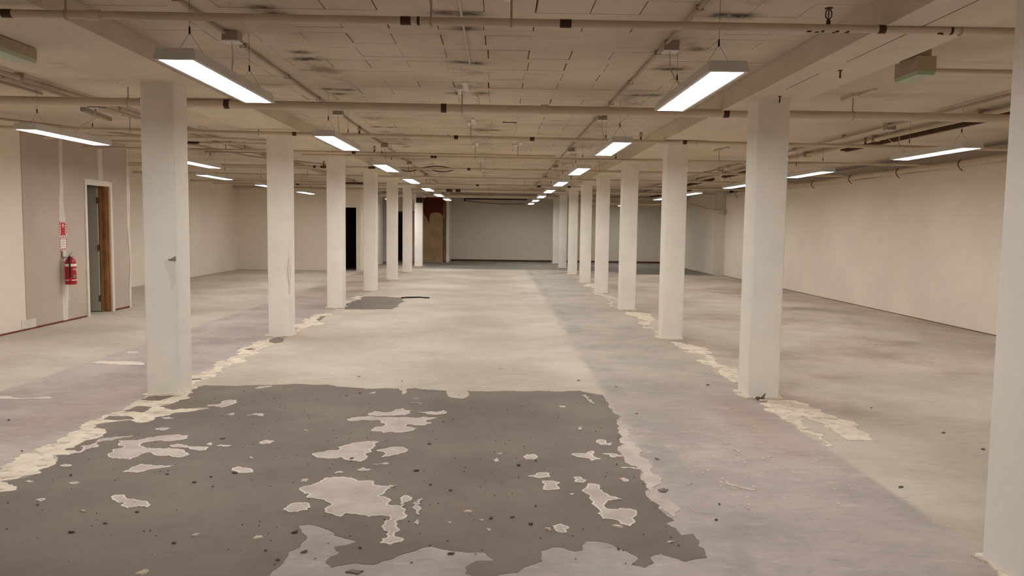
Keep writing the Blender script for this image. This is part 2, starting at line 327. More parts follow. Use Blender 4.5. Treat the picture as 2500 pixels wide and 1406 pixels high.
M['cord'] = paint('white_flex', srgb('#CFC6B8'), 0.05, 8, 0.5, 0.0)
M['red'] = paint('red_enamel', srgb('#B01524'), 0.08, 12, 0.35, 0.0, spec=0.5)
M['sign_white'] = paint('sign_white', srgb('#EFE6DE'), 0.03, 9, 0.5, 0.0)
M['sign_red'] = paint('sign_red', srgb('#C51F34'), 0.05, 9, 0.5, 0.0)
M['sign_grey'] = paint('sign_print_grey', srgb('#8F8078'), 0.05, 9, 0.6, 0.0)
M['black'] = paint('black_plastic', srgb('#1C1714'), 0.1, 9, 0.5, 0.0)
M['silver'] = paint('dull_silver', srgb('#B9B2A8'), 0.1, 20, 0.4, 0.0, metal=0.6)
M['green'] = paint('pale_green_acrylic', srgb('#A9B79C'), 0.06, 6, 0.35, 0.0, spec=0.5)
M['green_box'] = paint('green_tinted_box', srgb('#AFA287'), 0.06, 6, 0.4, 0.0)
M['red_wall'] = paint('dark_red_paint', srgb('#5E2312'), 0.15, 1.5, 0.8, 0.1)
M['stained'] = paint('stained_old_plaster', srgb('#A98A6A'), 0.22, 1.6, 0.85, 0.2)
M['raw_edge'] = paint('ragged_brown_edge', srgb('#7F6344'), 0.4, 5, 0.9, 0.4, 20)
M['skirt_red'] = paint('red_brown_gap', srgb('#7A4034'), 0.3, 6, 0.8, 0.1)
M['chip_dark'] = paint('dark_screed_chip', srgb('#6A5E53'), 0.2, 20, 0.9, 0.3)
M['chip_pale'] = paint('pale_chip', srgb('#C9BBA8'), 0.15, 20, 0.9, 0.3)

# lamp diffuser
t = NT('lit_diffuser')
t.b.inputs['Emission Color'].default_value = LAMP_COLOUR + (1.0,)
t.b.inputs['Emission Strength'].default_value = LAMP_STRENGTH
M['lit'] = t.done((0.8, 0.8, 0.8), 0.5)


def mat_ceiling():
    t = NT('painted_block_ceiling')
    x, y, z = t.xyz()
    c = t.mix(t.ramp(t.noise(0.9, 4, 0.55), 0.3, 0.7), srgb('#C3B4A1'), srgb('#D9CAB8'))
    c = t.mix(t.math('MULTIPLY', t.ramp(t.noise(2.2, 3, 0.5, t.scaled((1, 1, 1), (9, 3, 1))), 0.55, 0.75), 0.4), c, srgb('#CDB5A5'))
    acc = None
    for sx, sy in STAINS:
        dx = t.math('MULTIPLY', t.math('SUBTRACT', x, sx), 12.0)
        dy = t.math('MULTIPLY', t.math('SUBTRACT', y, sy), 16.0)
        r2 = t.math('ADD', t.math('MULTIPLY', dx, dx), t.math('MULTIPLY', dy, dy))
        g = t.math('POWER', 2.718, t.math('MULTIPLY', r2, -0.9))
        acc = g if acc is None else t.math('ADD', acc, g)
    acc = t.math('MULTIPLY', acc, t.ramp(t.noise(14, 4, 0.7), 0.2, 0.6), True)
    c = t.mix(t.math('MULTIPLY', acc, 0.95), c, srgb('#3A2C20'))
    # faint soot along the middle conduit and along the two light rows
    for cx_ in (-0.24, -1.52, 1.4):
        d = t.math('ABSOLUTE', t.math('SUBTRACT', x, cx_))
        k = t.math('MULTIPLY', t.math('SUBTRACT', 1.0, t.ramp(d, 0.03, 0.28)), t.ramp(t.noise(3.0, 4, 0.6, t.scaled((1, 0.7, 1), (cx_ * 9, 0, 0))), 0.48, 0.68))
        c = t.mix(t.math('MULTIPLY', k, 0.55), c, srgb('#5F4C38'))
    t.bump(t.noise(45, 4, 0.7), 0.25, 0.004)
    return t.done(c, 0.85, 0.2)


def mat_soffit():
    t = NT('painted_soffit')
    c = t.mix(t.ramp(t.noise(0.8, 4, 0.55), 0.3, 0.7), srgb('#C8B9A6'), srgb('#DCCDBB'))
    # thin board-mark lines running across the bay
    n = t.noise(1.0, 3, 0.6, t.scaled((0.35, 9.0, 1)))
    c = t.mix(t.math('MULTIPLY', t.ramp(n, 0.60, 0.66), 0.16), c, srgb('#7A644C'))
    t.bump(t.noise(30, 4, 0.7), 0.2, 0.004)
    return t.done(c, 0.85, 0.2)


def mat_floor():
    t = NT('worn_concrete_floor')
    x, y, z = t.xyz()
    wob = t.math('MULTIPLY', t.math('SUBTRACT', t.noise(2.2, 5, 0.65), 0.5), 0.35)
    wob2 = t.math('MULTIPLY', t.math('SUBTRACT', t.noise(5.0, 4, 0.65), 0.5), 0.07)
    xw = t.math('ADD', x, wob)
    xs = t.math('ADD', x, wob2)
    yw = t.math('ADD', y, t.math('MULTIPLY', wob, 3.0))
    beige = t.mix(t.ramp(t.noise(0.7, 6, 0.65), 0.32, 0.68), srgb('#B4AA9A'), srgb('#CBC2B2'))
    pinkish = t.mix(t.ramp(t.noise(0.9, 6, 0.65), 0.32, 0.68), srgb('#9F9183'), srgb('#C6B8A9'))
    grey = t.mix(t.ramp(t.noise(1.1, 6, 0.65), 0.32, 0.68), srgb('#A29A8E'), srgb('#B9AFA2'))
    lilac = t.mix(t.ramp(t.noise(1.3, 6, 0.65), 0.32, 0.68), srgb('#A1968F'), srgb('#BBB0A8'))
    conc = t.mix(t.ramp(t.noise(0.9, 6, 0.7, t.scaled((0.5, 1.2, 1))), 0.35, 0.65), srgb('#7B766D'), srgb('#979186'))
    c = beige
    # right of the slab joint: grey, turning lilac towards the front
    strip = t.mix(t.ramp(yw, 5.2, 8.5), lilac, grey)
    c = t.mix(t.ramp(xw, 0.92, 1.02), c, strip)
    c = t.mix(t.math('SUBTRACT', 1.0, t.ramp(yw, 4.6, 5.4)), c, lilac)
    jb = t.math('MULTIPLY', t.math('SUBTRACT', 1.0, t.ramp(t.math('ABSOLUTE', t.math('SUBTRACT', xw, 1.1)), 0.02, 0.14)), t.ramp(t.noise(1.1, 4, 0.6, t.scaled((1, 1, 1), (21, 3, 0))), 0.42, 0.6))
    c = t.mix(t.math('MULTIPLY', jb, 0.4), c, srgb('#8D867C'))
    # right bay beyond the right columns
    c = t.mix(t.ramp(xs, 2.24, 2.30), c, t.mix(t.ramp(t.noise(0.5, 3, 0.5, t.scaled((1, 1, 1), (4, 4, 0)), ), 0.4, 0.6), pinkish, beige))
    # left bay: lilac band then beige
    c = t.mix(t.ramp(t.math('MULTIPLY', xs, -1.0), 2.78, 2.86), c, t.mix(t.ramp(yw, 12.0, 18.0), lilac, pinkish))
    c = t.mix(t.ramp(t.math('MULTIPLY', xs, -1.0), 4.25, 4.36), c, beige)
    # reddish staining beside the right columns
    rx = t.math('ABSOLUTE', t.math('SUBTRACT', x, 2.0))
    ry = t.math('ABSOLUTE', t.math('SUBTRACT', y, 5.9))
    k = t.math('MULTIPLY', t.math('SUBTRACT', 1.0, t.ramp(rx, 0.05, 0.32)), t.math('SUBTRACT', 1.0, t.ramp(ry, 0.4, 1.2)))
    c = t.mix(t.math('MULTIPLY', k, 0.30), c, srgb('#B08E7C'))
    lx = t.math('ABSOLUTE', t.math('SUBTRACT', x, -3.3))
    ly = t.math('ABSOLUTE', t.math('SUBTRACT', y, 6.2))
    k = t.math('MULTIPLY', t.math('SUBTRACT', 1.0, t.ramp(lx, 0.05, 0.4)), t.math('SUBTRACT', 1.0, t.ramp(ly, 0.3, 1.2)))
    c = t.mix(t.math('MULTIPLY', k, 0.3), c, srgb('#AE8C80'))
    # bare darker concrete at the far end; it starts earlier on the right
    edge = t.math('SUBTRACT', t.math('ADD', y, t.math('MULTIPLY', wob, 1.2)), t.math('SUBTRACT', 26.9, t.math('MULTIPLY', t.ramp(x, 3.6, 4.3), 1.9)))
    c = t.mix(t.ramp(edge, -0.05, 0.12), c, conc)
    # pale scuffs
    sc = t.ramp(t.noise(3.4, 8, 0.72, t.scaled((0.8, 1.3, 1), (3, 7, 0))), 0.62, 0.74)
    c = t.mix(t.math('MULTIPLY', sc, 0.35), c, srgb('#D6CAB5'))
    sd = t.ramp(t.noise(2.7, 8, 0.72, t.scaled((0.7, 1.4, 1), (13, 2, 0))), 0.60, 0.76)
    c = t.mix(t.math('MULTIPLY', sd, 0.35), c, srgb('#857866'))
    fs = t.noise(6.0, 7, 0.75, t.scaled((1.0, 2.6, 1), (5, 1, 0)))
    c = t.mix(t.math('MULTIPLY', t.ramp(fs, 0.54, 0.68), 0.40), c, srgb('#8A7D6E'))
    c = t.mix(t.math('MULTIPLY', t.ramp(fs, 0.46, 0.32), 0.36), c, srgb('#D9D0C2'))
    fs2 = t.noise(11.0, 5, 0.7, t.scaled((0.7, 2.2, 1), (15, 11, 0)))
    c = t.mix(t.math('MULTIPLY', t.ramp(fs2, 0.60, 0.72), 0.42), c, srgb('#7D7063'))
    c = t.mix(t.math('MULTIPLY', t.ramp(fs2, 0.34, 0.26), 0.6), c, srgb('#E2DACD'))
    t.bump(t.noise(18, 6, 0.7), 0.15, 0.004)
    return t.done(c, t.math('ADD', 0.55, t.math('MULTIPLY', t.noise(1.6, 4, 0.6), 0.3)), 0.3)


def mat_screed():
    t = NT('dark_screed')
    c = t.mix(t.ramp(t.noise(0.9, 6, 0.6), 0.3, 0.7), srgb('#736960'), srgb('#877C70'))
    c = t.mix(t.math('MULTIPLY', t.ramp(t.noise(40, 3, 0.6), 0.62, 0.75), 0.35), c, srgb('#5D5247'))
    t.bump(t.noise(30, 5, 0.7), 0.2, 0.003)
    return t.done(c, 0.75, 0.25)


def mat_residue(name, a, b):
    t = NT(name)
    c = t.mix(t.ramp(t.noise(5, 6, 0.65), 0.3, 0.7), a, b)
    c = t.mix(t.math('MULTIPLY', t.ramp(t.noise(26, 4, 0.6), 0.64, 0.75), 0.3), c, srgb('#8F8372'))
    t.bump(t.noise(35, 5, 0.7), 0.25, 0.003)
    return t.done(c, 0.8, 0.25)


M['ceiling'] = mat_ceiling()
M['soffit'] = mat_soffit()
M['floor'] = mat_floor()
M['screed'] = mat_screed()
M['residue'] = mat_residue('pale_floor_residue', srgb('#B4A9A0'), srgb('#CCC1B5'))
def mat_cream():
    t = NT('cream_floor_residue')
    c = t.mix(t.ramp(t.noise(5, 6, 0.65), 0.3, 0.7), srgb('#D2C6B2'), srgb('#EBE1CC'))
    c = t.mix(t.math('MULTIPLY', t.ramp(t.noise(7, 6, 0.7, t.scaled((1, 1.6, 1), (2, 5, 0))), 0.52, 0.60), 0.75), c, srgb('#B0A494'))
    t.bump(t.noise(35, 5, 0.7), 0.25, 0.003)
    return t.done(c, 0.8, 0.25)


M['cream_old'] = mat_residue('cream_floor_residue', srgb('#C6BBAB'), srgb('#EBE1CF'))
M['cream_res'] = mat_cream()
M['line'] = mat_residue('worn_white_paint', srgb('#D2C8BC'), srgb('#E6DED3'))

# ------------------------------------------------------------------ floor
YF, YB = 33.3, -5.0
floor = struct('floor', MB().box(-9.2, 8.2, YB - 0.2, YF + 0.3, -0.12, 0.0), M['floor'], 'worn concrete floor, beige and lilac, with a dark bare end')


def ragged(pts, step=0.05, amp=0.3, rnd=RND):
    """fractal outline: edges are split and pushed sideways"""
    out = []
    n = len(pts)
    for i in range(n):
        a, b = Vector(pts[i]), Vector(pts[(i + 1) % n])
        seg = [a, b]
        while (seg[1] - seg[0]).length > step and len(seg) < 33:
            new = [seg[0]]
            for p, q in zip(seg, seg[1:]):
                d = q - p
                nn = Vector((-d.y, d.x))
                new += [(p + q) / 2 + nn * rnd.uniform(-amp, amp) * 0.5, q]
            seg = new
        out += [(p.x, p.y) for p in seg[:-1]]
    return out


def inset(pts, d):
    n = len(pts)
    area = sum(pts[i][0] * pts[(i + 1) % n][1] - pts[(i + 1) % n][0] * pts[i][1] for i in range(n))
    if area < 0:
        pts = pts[::-1]
    out = []
    for i in range(n):
        a, b_, c_ = Vector(pts[i - 1]), Vector(pts[i]), Vector(pts[(i + 1) % n])
        t_ = (c_ - a)
        if t_.length < 1e-6:
            out.append(pts[i])
            continue
        t_.normalize()
        out.append((b_.x - t_.y * d, b_.y + t_.x * d))
    return pts, out


def flake(name, pts, z1, rim, mat_in, mat_rim, parent):
    """thin flake with a paler torn rim"""
    pts, inn = inset(pts, rim)
    mb = MB().prism(pts, 0.0003, z1)
    k = len(mb.f)
    mb.prism(inn, z1 - 0.0002, z1 + 0.0004)
    o = part(name, mb, mat_rim, parent)
    o.data.materials.append(mat_in)
    for q in range(k, len(o.data.polygons)):
        o.data.polygons[q].material_index = 1
    return o


for i, p in enumerate(DARK):
    part('screed_patch', MB().prism(ragged(p, 0.035, 0.22), 0.0002, 0.0016 + (0.0040 if i > 1 else 0.0) + 0.0001 * i), M['screed'], floor)
for i, p in enumerate(RESIDUE):
    flake('residue_flake', ragged(p, 0.022, 0.45), 0.0042 + 0.00004 * i, 0.010, M['residue'], M['line'], floor)
for i, p in enumerate(PALE):
    part('pale_streak', MB().prism(ragged(p, 0.03, 0.30), 0.0003, 0.0030 + 0.00004 * i), M['line'] if i > 12 else M['residue'], floor)
for i, p in enumerate(CREAM):
    part('cream_streak', MB().prism(ragged(p, 0.025, 0.45), 0.0003, 0.0034 + 0.00008 * i), M['cream_res'], floor)

# ------------------------------------------------------------------ ceiling: slab, blocks, ribs, beams, soffits
ceiling = struct('ceiling', MB().box(-9.2, 8.2, YB - 0.2, YF + 0.3, 2.84, 3.0), M['timber_and_shade'], 'painted ceiling of concrete blocks and ribs between two beams')
XL0, XL1 = -3.22, -2.52      # left beam
XR0, XR1 = 2.12, 2.66        # right beam
bl = part('beam', MB().box(XL0, XL1, YB, YF, BEAM_L, 2.84), M['beam'], ceiling)
br = part('beam', MB().box(XR0, XR1, YB, YF, BEAM_R, 2.84), M['beam'], ceiling)
part('soffit_panel', MB().box(-8.9, XL0, YB, YF, CEIL, 2.84), M['soffit'], ceiling)
part('soffit_panel', MB().box(XR1, 7.9, YB, YF, CEIL, 2.84), M['soffit'], ceiling)
# thin settlement crack with a small step along the right beam
part('beam_crack', MB().box(2.322, 2.326, 3.4, 5.35, BEAM_R - 0.0012, BEAM_R).box(2.30, 2.304, 5.75, 6.4, BEAM_R - 0.0012, BEAM_R), M['dark'], br)

unit = MB().box(-0.5, 0.5, -0.5, 0.5, -0.5, 0.5).mesh('ceiling_block', M['ceiling'])


def piece(name, x0, x1, y0, y1, z0, z1):
    o = bpy.data.objects.new(name, unit)
    COL.objects.link(o)
    o.location = ((x0 + x1) / 2, (y0 + y1) / 2, (z0 + z1) / 2)
    o.scale = (x1 - x0, y1 - y0, z1 - z0)
    o.parent = ceiling
    return o


PITCH, DEEP, BW = 0.445, 0.30, 0.32
rest = MB()
part('soffit_panel', MB().box(XL1, XR0, YB, 5.53 - 6 * PITCH, CEIL, 2.84), M['ceiling'], ceiling)
k = -6
nblock = 0
while True:
    y0 = 5.53 + k * PITCH
    if y0 > YF - 0.5:
        break
    near = y0 < 12.9
    # rib behind the row of blocks
    ry0, ry1 = y0 + DEEP + 0.0012, y0 + PITCH - RND.choice((0.0015, 0.0015, 0.004, 0.006))
    if near:
        piece('ceiling_rib', XL1, XR0, ry0, min(ry1, YF), CEIL + 0.0015, 2.838)
    else:
        rest.box(XL1, XR0, ry0, min(ry1, YF), CEIL + 0.0015, 2.838)
    xs = [XL1] + [0.22 + BW * j + RND.uniform(-0.012, 0.012) for j in range(-8, 6)] + [XR0]
    for a, b in zip(xs, xs[1:]):
        g = RND.choice((0.0006, 0.0012, 0.004, 0.009, 0.013))
        if y0 > 9:
            g = RND.choice((0.0006, 0.001, 0.003, 0.008))
        zz = CEIL + RND.choice((0.0, 0.001, 0.002, 0.0035))
        if near:
            piece('ceiling_block', a + g / 2, b - g / 2, y0 + RND.choice((0, 0, 0.003)), y0 + DEEP, zz, 2.838)
            nblock += 1
        else:
            rest.box(a + g / 2, b - g / 2, y0, y0 + DEEP, zz, 2.838)
    k += 1
tag(part('far_ceiling_blocks', rest, M['ceiling'], ceiling), kind='stuff')
part('ceiling_slot', MB().box(0.04, 0.22, 10.02, 10.06, CEIL - 0.004, CEIL + 0.002), M['dark'], ceiling)

# ------------------------------------------------------------------ walls
TOP = 2.84
DY0, DY1, DZ = 12.35, 13.09, 2.05
wl = struct('wall_left', MB().box(-6.5, -6.37, YB, DY0, 0, TOP).box(-6.5, -6.37, DY1, 13.76, 0, TOP).box(-6.5, -6.37, DY0, DY1, DZ, TOP), M['wall'],
            'cream partition wall with bare plasterboard around the open door')
for (a, b, z0) in ((10.72, 11.665, 0.03), (11.675, 12.29, 0.03), (12.29, 12.80, 2.14), (12.81, 13.16, 2.14), (13.16, 13.70, 0.03)):
    part('plasterboard', MB().box(-6.37, -6.362, a, b, z0, 2.80), M['board'], wl)
for (a, b, z0) in ((11.60, 11.73, 0.02), (12.74, 12.87, 2.14), (13.69, 13.765, 0.0)):
    pts = ragged([(a, z0), (b, z0), (b + 0.01, 1.4 if z0 < 1 else 2.5), (b - 0.01, 2.80), (a + 0.01, 2.80), (a - 0.008, 1.4 if z0 < 1 else 2.5)], 0.12, 0.08)
    mb = MB()
    mb.prism(pts, 0, 0.004)
    mb.v = [(-6.362 + z, x, y) for x, y, z in mb.v]
    part('plaster_joint', mb, M['plaster'], wl)
part('filler_patch', MB().box(-6.37, -6.360, 10.6, 10.93, 0.02, 0.14), M['plaster'], wl)
part('bottom_gap', MB().box(-6.366, -6.358, 8.6, 12.28, 0.0, 0.022).box(-6.366, -6.358, 13.18, 13.70, 0.0, 0.03), M['skirt_red'], wl)

# door in the partition: white architrave, timber lining, leaf standing open into the dark room
t1 = struct('trim_1', MB().box(-6.37, -6.345, DY0 - 0.055, DY0 + 0.005, 0, DZ + 0.075).box(-6.37, -6.345, DY1 - 0.005, DY1 + 0.065, 0, DZ + 0.075)
            .box(-6.37, -6.346, DY0 + 0.005, DY1 - 0.005, DZ - 0.005, DZ + 0.075), M['white_trim'], 'white architrave around the open door by the fire extinguisher')
part('timber_lining', MB().box(-6.52, -6.371, DY1 - 0.035, DY1 - 0.001, 0, DZ).box(-6.44, -6.40, DY1 - 0.05, DY1 - 0.035, 0, DZ), M['timber'], t1)
d1 = struct('door_1', MB().box(-7.26, -6.53, DY1 - 0.075, DY1 - 0.037, 0.012, DZ - 0.01), M['door_leaf'], 'grey door leaf standing open behind the timber lining')
for z in (0.22, 1.05, 1.82):
    part('hinge', MB().box(-6.53, -6.519, DY1 - 0.085, DY1 - 0.035, z - 0.05, z + 0.05).tube([(-6.524, DY1 - 0.088, z - 0.05), (-6.524, DY1 - 0.088, z + 0.05)], 0.007, 8), M['timber_and_shade'], d1)

struct('wall_left_return', MB().box(-8.42, -6.5, 13.64, 13.76, 0, TOP), M['wall'], 'short wall closing the partition room')
struct('wall_left_far', MB().box(-8.42, -8.3, YB, 25.52, 0, TOP), M['wall'], 'cream side wall of the recessed left bay')
wb = struct('wall_back_left', MB().box(-8.3, -4.93, 25.4, 25.52, 0, TOP).box(-4.93, -4.53, 25.4, 25.52, 2.02, TOP).box(-4.53, -4.40, 25.4, 25.52, 0, TOP), M['wall'],
            'cream wall facing the room with a narrow black doorway')
struct('trim_2', MB().box(-4.955, -4.925, 25.37, 25.4, 0, 2.05).box(-4.535, -4.40, 25.37, 25.4, 0, 2.05).box(-4.925, -4.535, 25.37, 25.4, 2.015, 2.05), M['white_trim'],
       'white frame of the narrow black doorway')
struct('wall_dark_backing', MB().box(-8.3, -4.53, 26.7, 26.8, 0, TOP).box(-8.3, -4.53, 25.52, 26.7, 2.70, TOP), M['dark'], 'added dark backing that keeps the narrow doorway black')  # dark backing and lid added to block light and keep the doorway black
wc = struct('wall_corridor', MB().box(-4.53, -4.40, 25.52, 30.3, 0, TOP), M['wall'], 'cream wall running back beside the far left columns')
# wall at the far left with dark doorway, red paint above a scalloped plaster edge
wr = struct('wall_far_left', MB().box(-8.42, -4.2, 31.9, 32.0, 0, TOP).box(-4.2, -3.06, 31.9, 32.0, 2.0, TOP).box(-3.06, -1.98, 31.9, 32.0, 0, TOP), M['wall'],
            'far left wall with dark doorway and dark red paint')
d2 = struct('door_2', MB().box(-3.6, -3.07, 31.86, 31.9, 0.01, 1.99), M['door_leaf'], 'grey door leaf half closing the far left doorway')
part('door_handle', MB().box(-3.565, -3.50, 31.80, 31.86, 0.92, 1.12), M['black'], d2)
part('doorway_lintel', MB().box(-4.2, -3.05, 31.87, 31.9, 1.97, 2.02), M['timber_and_shade'], wr)
# red paint panel and lower scalloped old plaster
mb = MB()
arc = [(-3.04, 0.02), (-2.22, 0.02), (-2.22, 1.86)]
arc += [(-2.26 - 0.24 * (1 - math.cos(a)), 1.87 + 0.13 * math.sin(a)) for a in [math.pi * q / 10 for q in range(1, 10)]]
arc += [(-2.755, 1.80), (-2.785, 1.52)]
arc += [(-2.80 - 0.24 * (q / 8.0), 1.54 + 0.44 * math.sqrt(q / 8.0)) for q in range(1, 9)]
mb.prism(arc, 0, 0.012)
mb.v = [(x, 31.888 - z, y) for x, y, z in mb.v]
part('red_paint', MB().box(-3.05, -2.20, 31.888, 31.9, 0.02, 2.80), M['red_wall'], wr)
part('old_plaster', mb, M['stained'], wr)
part('raw_edge', MB().loft([[(-2.20 + RND.uniform(-.015, .015), 31.86, z), (-2.09 + RND.uniform(-.02, .02), 31.84, z), (-2.09, 31.9, z), (-2.20, 31.9, z)] for z in [0.0 + 0.2 * q for q in range(14)]]), M['raw_edge'], wr)
part('edge_bead', MB().box(-2.085, -1.975, 31.87, 32.0, 0.0, TOP - 0.2), M['white_trim'], wr)
struct('wall_far_return', MB().box(-2.08, -1.98, 32.0, 33.3, 0, TOP), M['wall'], 'short return of the far wall')
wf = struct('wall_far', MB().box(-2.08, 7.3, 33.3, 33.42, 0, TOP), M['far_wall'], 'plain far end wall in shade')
struct('baseboard_far', MB().box(-1.98, 7.0, 33.285, 33.3, 0.0, 0.07), M['timber_and_shade'], 'thin dark strip along the foot of the far wall')
struct('trim_3', MB().box(-1.98, 7.0, 33.10, 33.3, 2.50, 2.66), M['beam'], 'pale ledge along the top of the far wall')
wrt = struct('wall_right', MB().box(7.2, 7.5, YB, 25.2, 0, 2.5).box(7.48, 7.6, YB, 25.2, 2.5, TOP), M['wall'], 'long cream right wall with a ledge along its top')
part('floor_gap', MB().box(7.196, 7.2, 6, 25.0, 0, 0.012), M['skirt_red'], wrt)
struct('wall_right_far', MB().box(7.02, 7.3, 25.4, 33.3, 0, TOP), M['wall'], 'pale right wall of the far end bay')
struct('wall_pilaster', MB().box(6.98, 7.3, 24.95, 25.4, 0, TOP), M['far_wall'], 'pilaster where the right wall steps in')  # greyer paint stands in for the shade on the pilaster's front face
struct('wall_rear', MB().box(-8.42, 7.6, YB - 0.12, YB, 0, TOP), M['wall'], 'cream wall behind the camera')

# ------------------------------------------------------------------ columns
ORD = ['nearest', 'second', 'third', 'fourth', 'fifth', 'sixth', 'seventh', 'eighth', 'ninth']


def column_mesh(top):
    w2, dd, r = 0.14, 0.30, 0.018
    prof = []
    for (cxx, cyy, a0) in ((w2 - r, dd - r, 0), (-w2 + r, dd - r, 90), (-w2 + r, r, 180), (w2 - r, r, 270)):
        for q in range(4):
            a = math.radians(a0 + 30 * q)
            prof.append((cxx + r * math.cos(a), cyy + r * math.sin(a)))
    rings = [[(x, y, z) for x, y in prof] for z in (0.0, top)]
    return MB().loft(rings).mesh('column', M['column'], smooth=True)


def grout_mesh(seed):
    rr = random.Random(seed)
    pts = ragged([(-0.165, -0.03), (0.165, -0.035), (0.17, 0.33), (-0.17, 0.325)], 0.05, 0.3, rr)
    return MB().prism(pts, 0.0, 0.011).mesh('base_grout', M['cream_res'])


mesh_l, mesh_r = column_mesh(BEAM_L), column_mesh(BEAM_R)
grouts = [grout_mesh(s) for s in (1, 2, 3)]
COLS_L = [6.74, 10.34, 13.91, 17.69, 21.33, 24.92, 28.5]
COLS_R = [3.16, 6.84, 10.49, 14.16, 17.74, 21.1, 24.75, 28.57, 32.0]
cols = {}
for side, ys, me, x in (('left', COLS_L, mesh_l, -2.865), ('right', COLS_R, mesh_r, 2.365)):
    for i, y in enumerate(ys):
        o = bpy.data.objects.new('column', me)
        COL.objects.link(o)
        o.location = (x, y, 0.0)
        if side == 'left':
            lab = 'off-white square column, %s from the front in the left row' % ('first' if i == 0 else ORD[i])
        else:
            lab = 'off-white square column cut by the right edge of the picture' if i == 0 else 'off-white square column, %s whole one from the front in the right row' % ('first' if i == 1 else ORD[i - 1])
        tag(o, lab, 'column', 'columns in the %s row' % side)
        g = bpy.data.objects.new('base_grout', grouts[i % 3])
        COL.objects.link(g)
        g.parent = o
        cols[side, i] = o
# knocked plaster on two columns of the left row
c1 = cols['left', 0]
mb = MB()
mb.prism([(-2.80, 1.17), (-2.765, 1.18), (-2.735, 1.20), (-2.727, 1.17), (-2.735, 1.155), (-2.78, 1.158)], 0, 0.006)
mb.v = [(x, 6.74 - z, y) for x, y, z in mb.v]
part('plaster_dent', mb, M['sign_grey'], c1)
mb = MB()
mb.prism(ragged([(-2.83, 1.155), (-2.73, 1.15), (-2.745, 1.05), (-2.77, 0.9), (-2.80, 1.06)], 0.04, 0.2), 0, 0.004)
mb.v = [(x, 6.74 - z, y) for x, y, z in mb.v]
part('plaster_patch', mb, M['white_trim'], c1)
c2 = cols['left', 1]
mb = MB()
mb.prism(ragged([(10.345, 1.05), (10.44, 0.95), (10.40, 0.70), (10.36, 0.56), (10.345, 0.62)], 0.05, 0.25), 0, 0.005)
mb.v = [(-2.725 + z, x, y) for x, y, z in mb.v]
part('plaster_dent', mb, M['plaster'], c2)
# bolts left in the front right beam
for i, (x, y) in enumerate(((2.40, 5.62), (2.372, 6.74))):
    mb = MB().tube([(x, y, BEAM_R), (x, y, BEAM_R - 0.055)], 0.006, 8).tube([(x, y, BEAM_R - 0.004), (x, y, BEAM_R - 0.0)], 0.016, 10)
    part('ceiling_bolt', mb, M['bare_pipe'], br)

# ------------------------------------------------------------------ pendant lights
LL, LW, LH = 1.50, 0.225, 0.062


def make_light():
    e = empty('pendant_light', (0, 0, LIGHT_Z), '', 'light', '')
    x0, x1, y0, y1, z0, z1 = -LW / 2, LW / 2, 0, LL, LIGHT_Z, LIGHT_Z + LH
    ins = 0.012
    # tray: flat top, sides leaning in, lip at the bottom with an opening for the diffuser
    mb = MB()
    lip = 0.022
    mb.quadbox([(x0, y0, z0 + 0.006), (x1, y0, z0 + 0.006), (x1, y1, z0 + 0.006), (x0, y1, z0 + 0.006), (x0 + ins, y0 + ins, z1), (x1 - ins, y0 + ins, z1), (x1 - ins, y1 - ins, z1), (x0 + ins, y1 - ins, z1)])
    part('housing', mb, M['light_body'], e)
    mb = MB()
    mb.box(x0, x0 + lip, y0, y1, z0, z0 + 0.007).box(x1 - lip, x1, y0, y1, z0, z0 + 0.007)
    mb.box(x0 + lip, x1 - lip, y0, y0 + lip, z0, z0 + 0.007).box(x0 + lip, x1 - lip, y1 - lip, y1, z0, z0 + 0.007)
    part('frame', mb, M['light_body'], e)
    part('diffuser', MB().box(x0 + lip, x1 - lip, y0 + lip, y1 - lip, z0 + 0.001, z0 + 0.005), M['lit'], e)
    for yy in (y0 + 0.22, y1 - 0.22):
        zc = z1 + 0.13
        w_ = part('suspension_wire', MB().tube([(0, yy, zc), (0, yy, CEIL)], 0.0016, 6).tube([(x0 + 0.03, yy, z1), (0, yy, zc)], 0.0011, 5).tube([(x1 - 0.03, yy, z1), (0, yy, zc)], 0.0011, 5), M['wire'], e)
        part('wire_gripper', MB().lathe((0, yy, zc - 0.01), [(0.003, 0), (0.0055, 0.006), (0.0055, 0.035), (0.003, 0.042)], 8), M['black'], w_)
    return e


proto = make_light()
ROWS = [('left middle', -1.73, [4.30, 7.90, 11.58, 15.1, 18.75, 22.4, 26.2], [-0.6]),
        ('right middle', 1.255, [4.38, 8.07, 11.7, 15.35, 18.85, 22.45, 26.1, 29.7], [0.74]),
        ('left side', -4.53, [7.70, 11.3], [4.1]),
        ('left side', -5.47, [14.7, 18.2, 21.9], []),
        ('right side', 4.87, [8.10, 11.66, 15.35, 19.2, 22.9, 30.2], [4.5, 0.9]),
        ('far left', -3.75, [26.9], [])]
first = True
cnt = {}
lights = []
for row, x, ys, behind in ROWS:
    for y in ys:
        i = cnt.get(row, 0)
        cnt[row] = i + 1
        o = proto if first else copy_tree(proto)
        first = False
        o.location = (x, y, LIGHT_Z)
        if row == 'far left':
            lab = 'lone lit pendant light in front of the far left wall behind the columns'
        elif 'middle' in row:
            lab = 'lit white pendant light, %s from the front in the row beside the %s columns' % ('first' if i == 0 else ORD[i], row.split()[0])
        else:
            lab = 'lit white pendant light, %s from the front in the outer %s bay' % ('first' if i == 0 else ORD[i], row.split()[0])
        tag(o, lab, 'light', 'lit pendant lights')
        lights.append((row, x, y))
for row, x, ys, behind in ROWS:
    for y in behind:
        o = copy_tree(proto)
        o.location = (x, y, LIGHT_Z)
        tag(o, 'lit white pendant light behind or above the camera', 'light', 'lit pendant lights out of view')

# ------------------------------------------------------------------ conduits along the ceiling with junction boxes and light cords


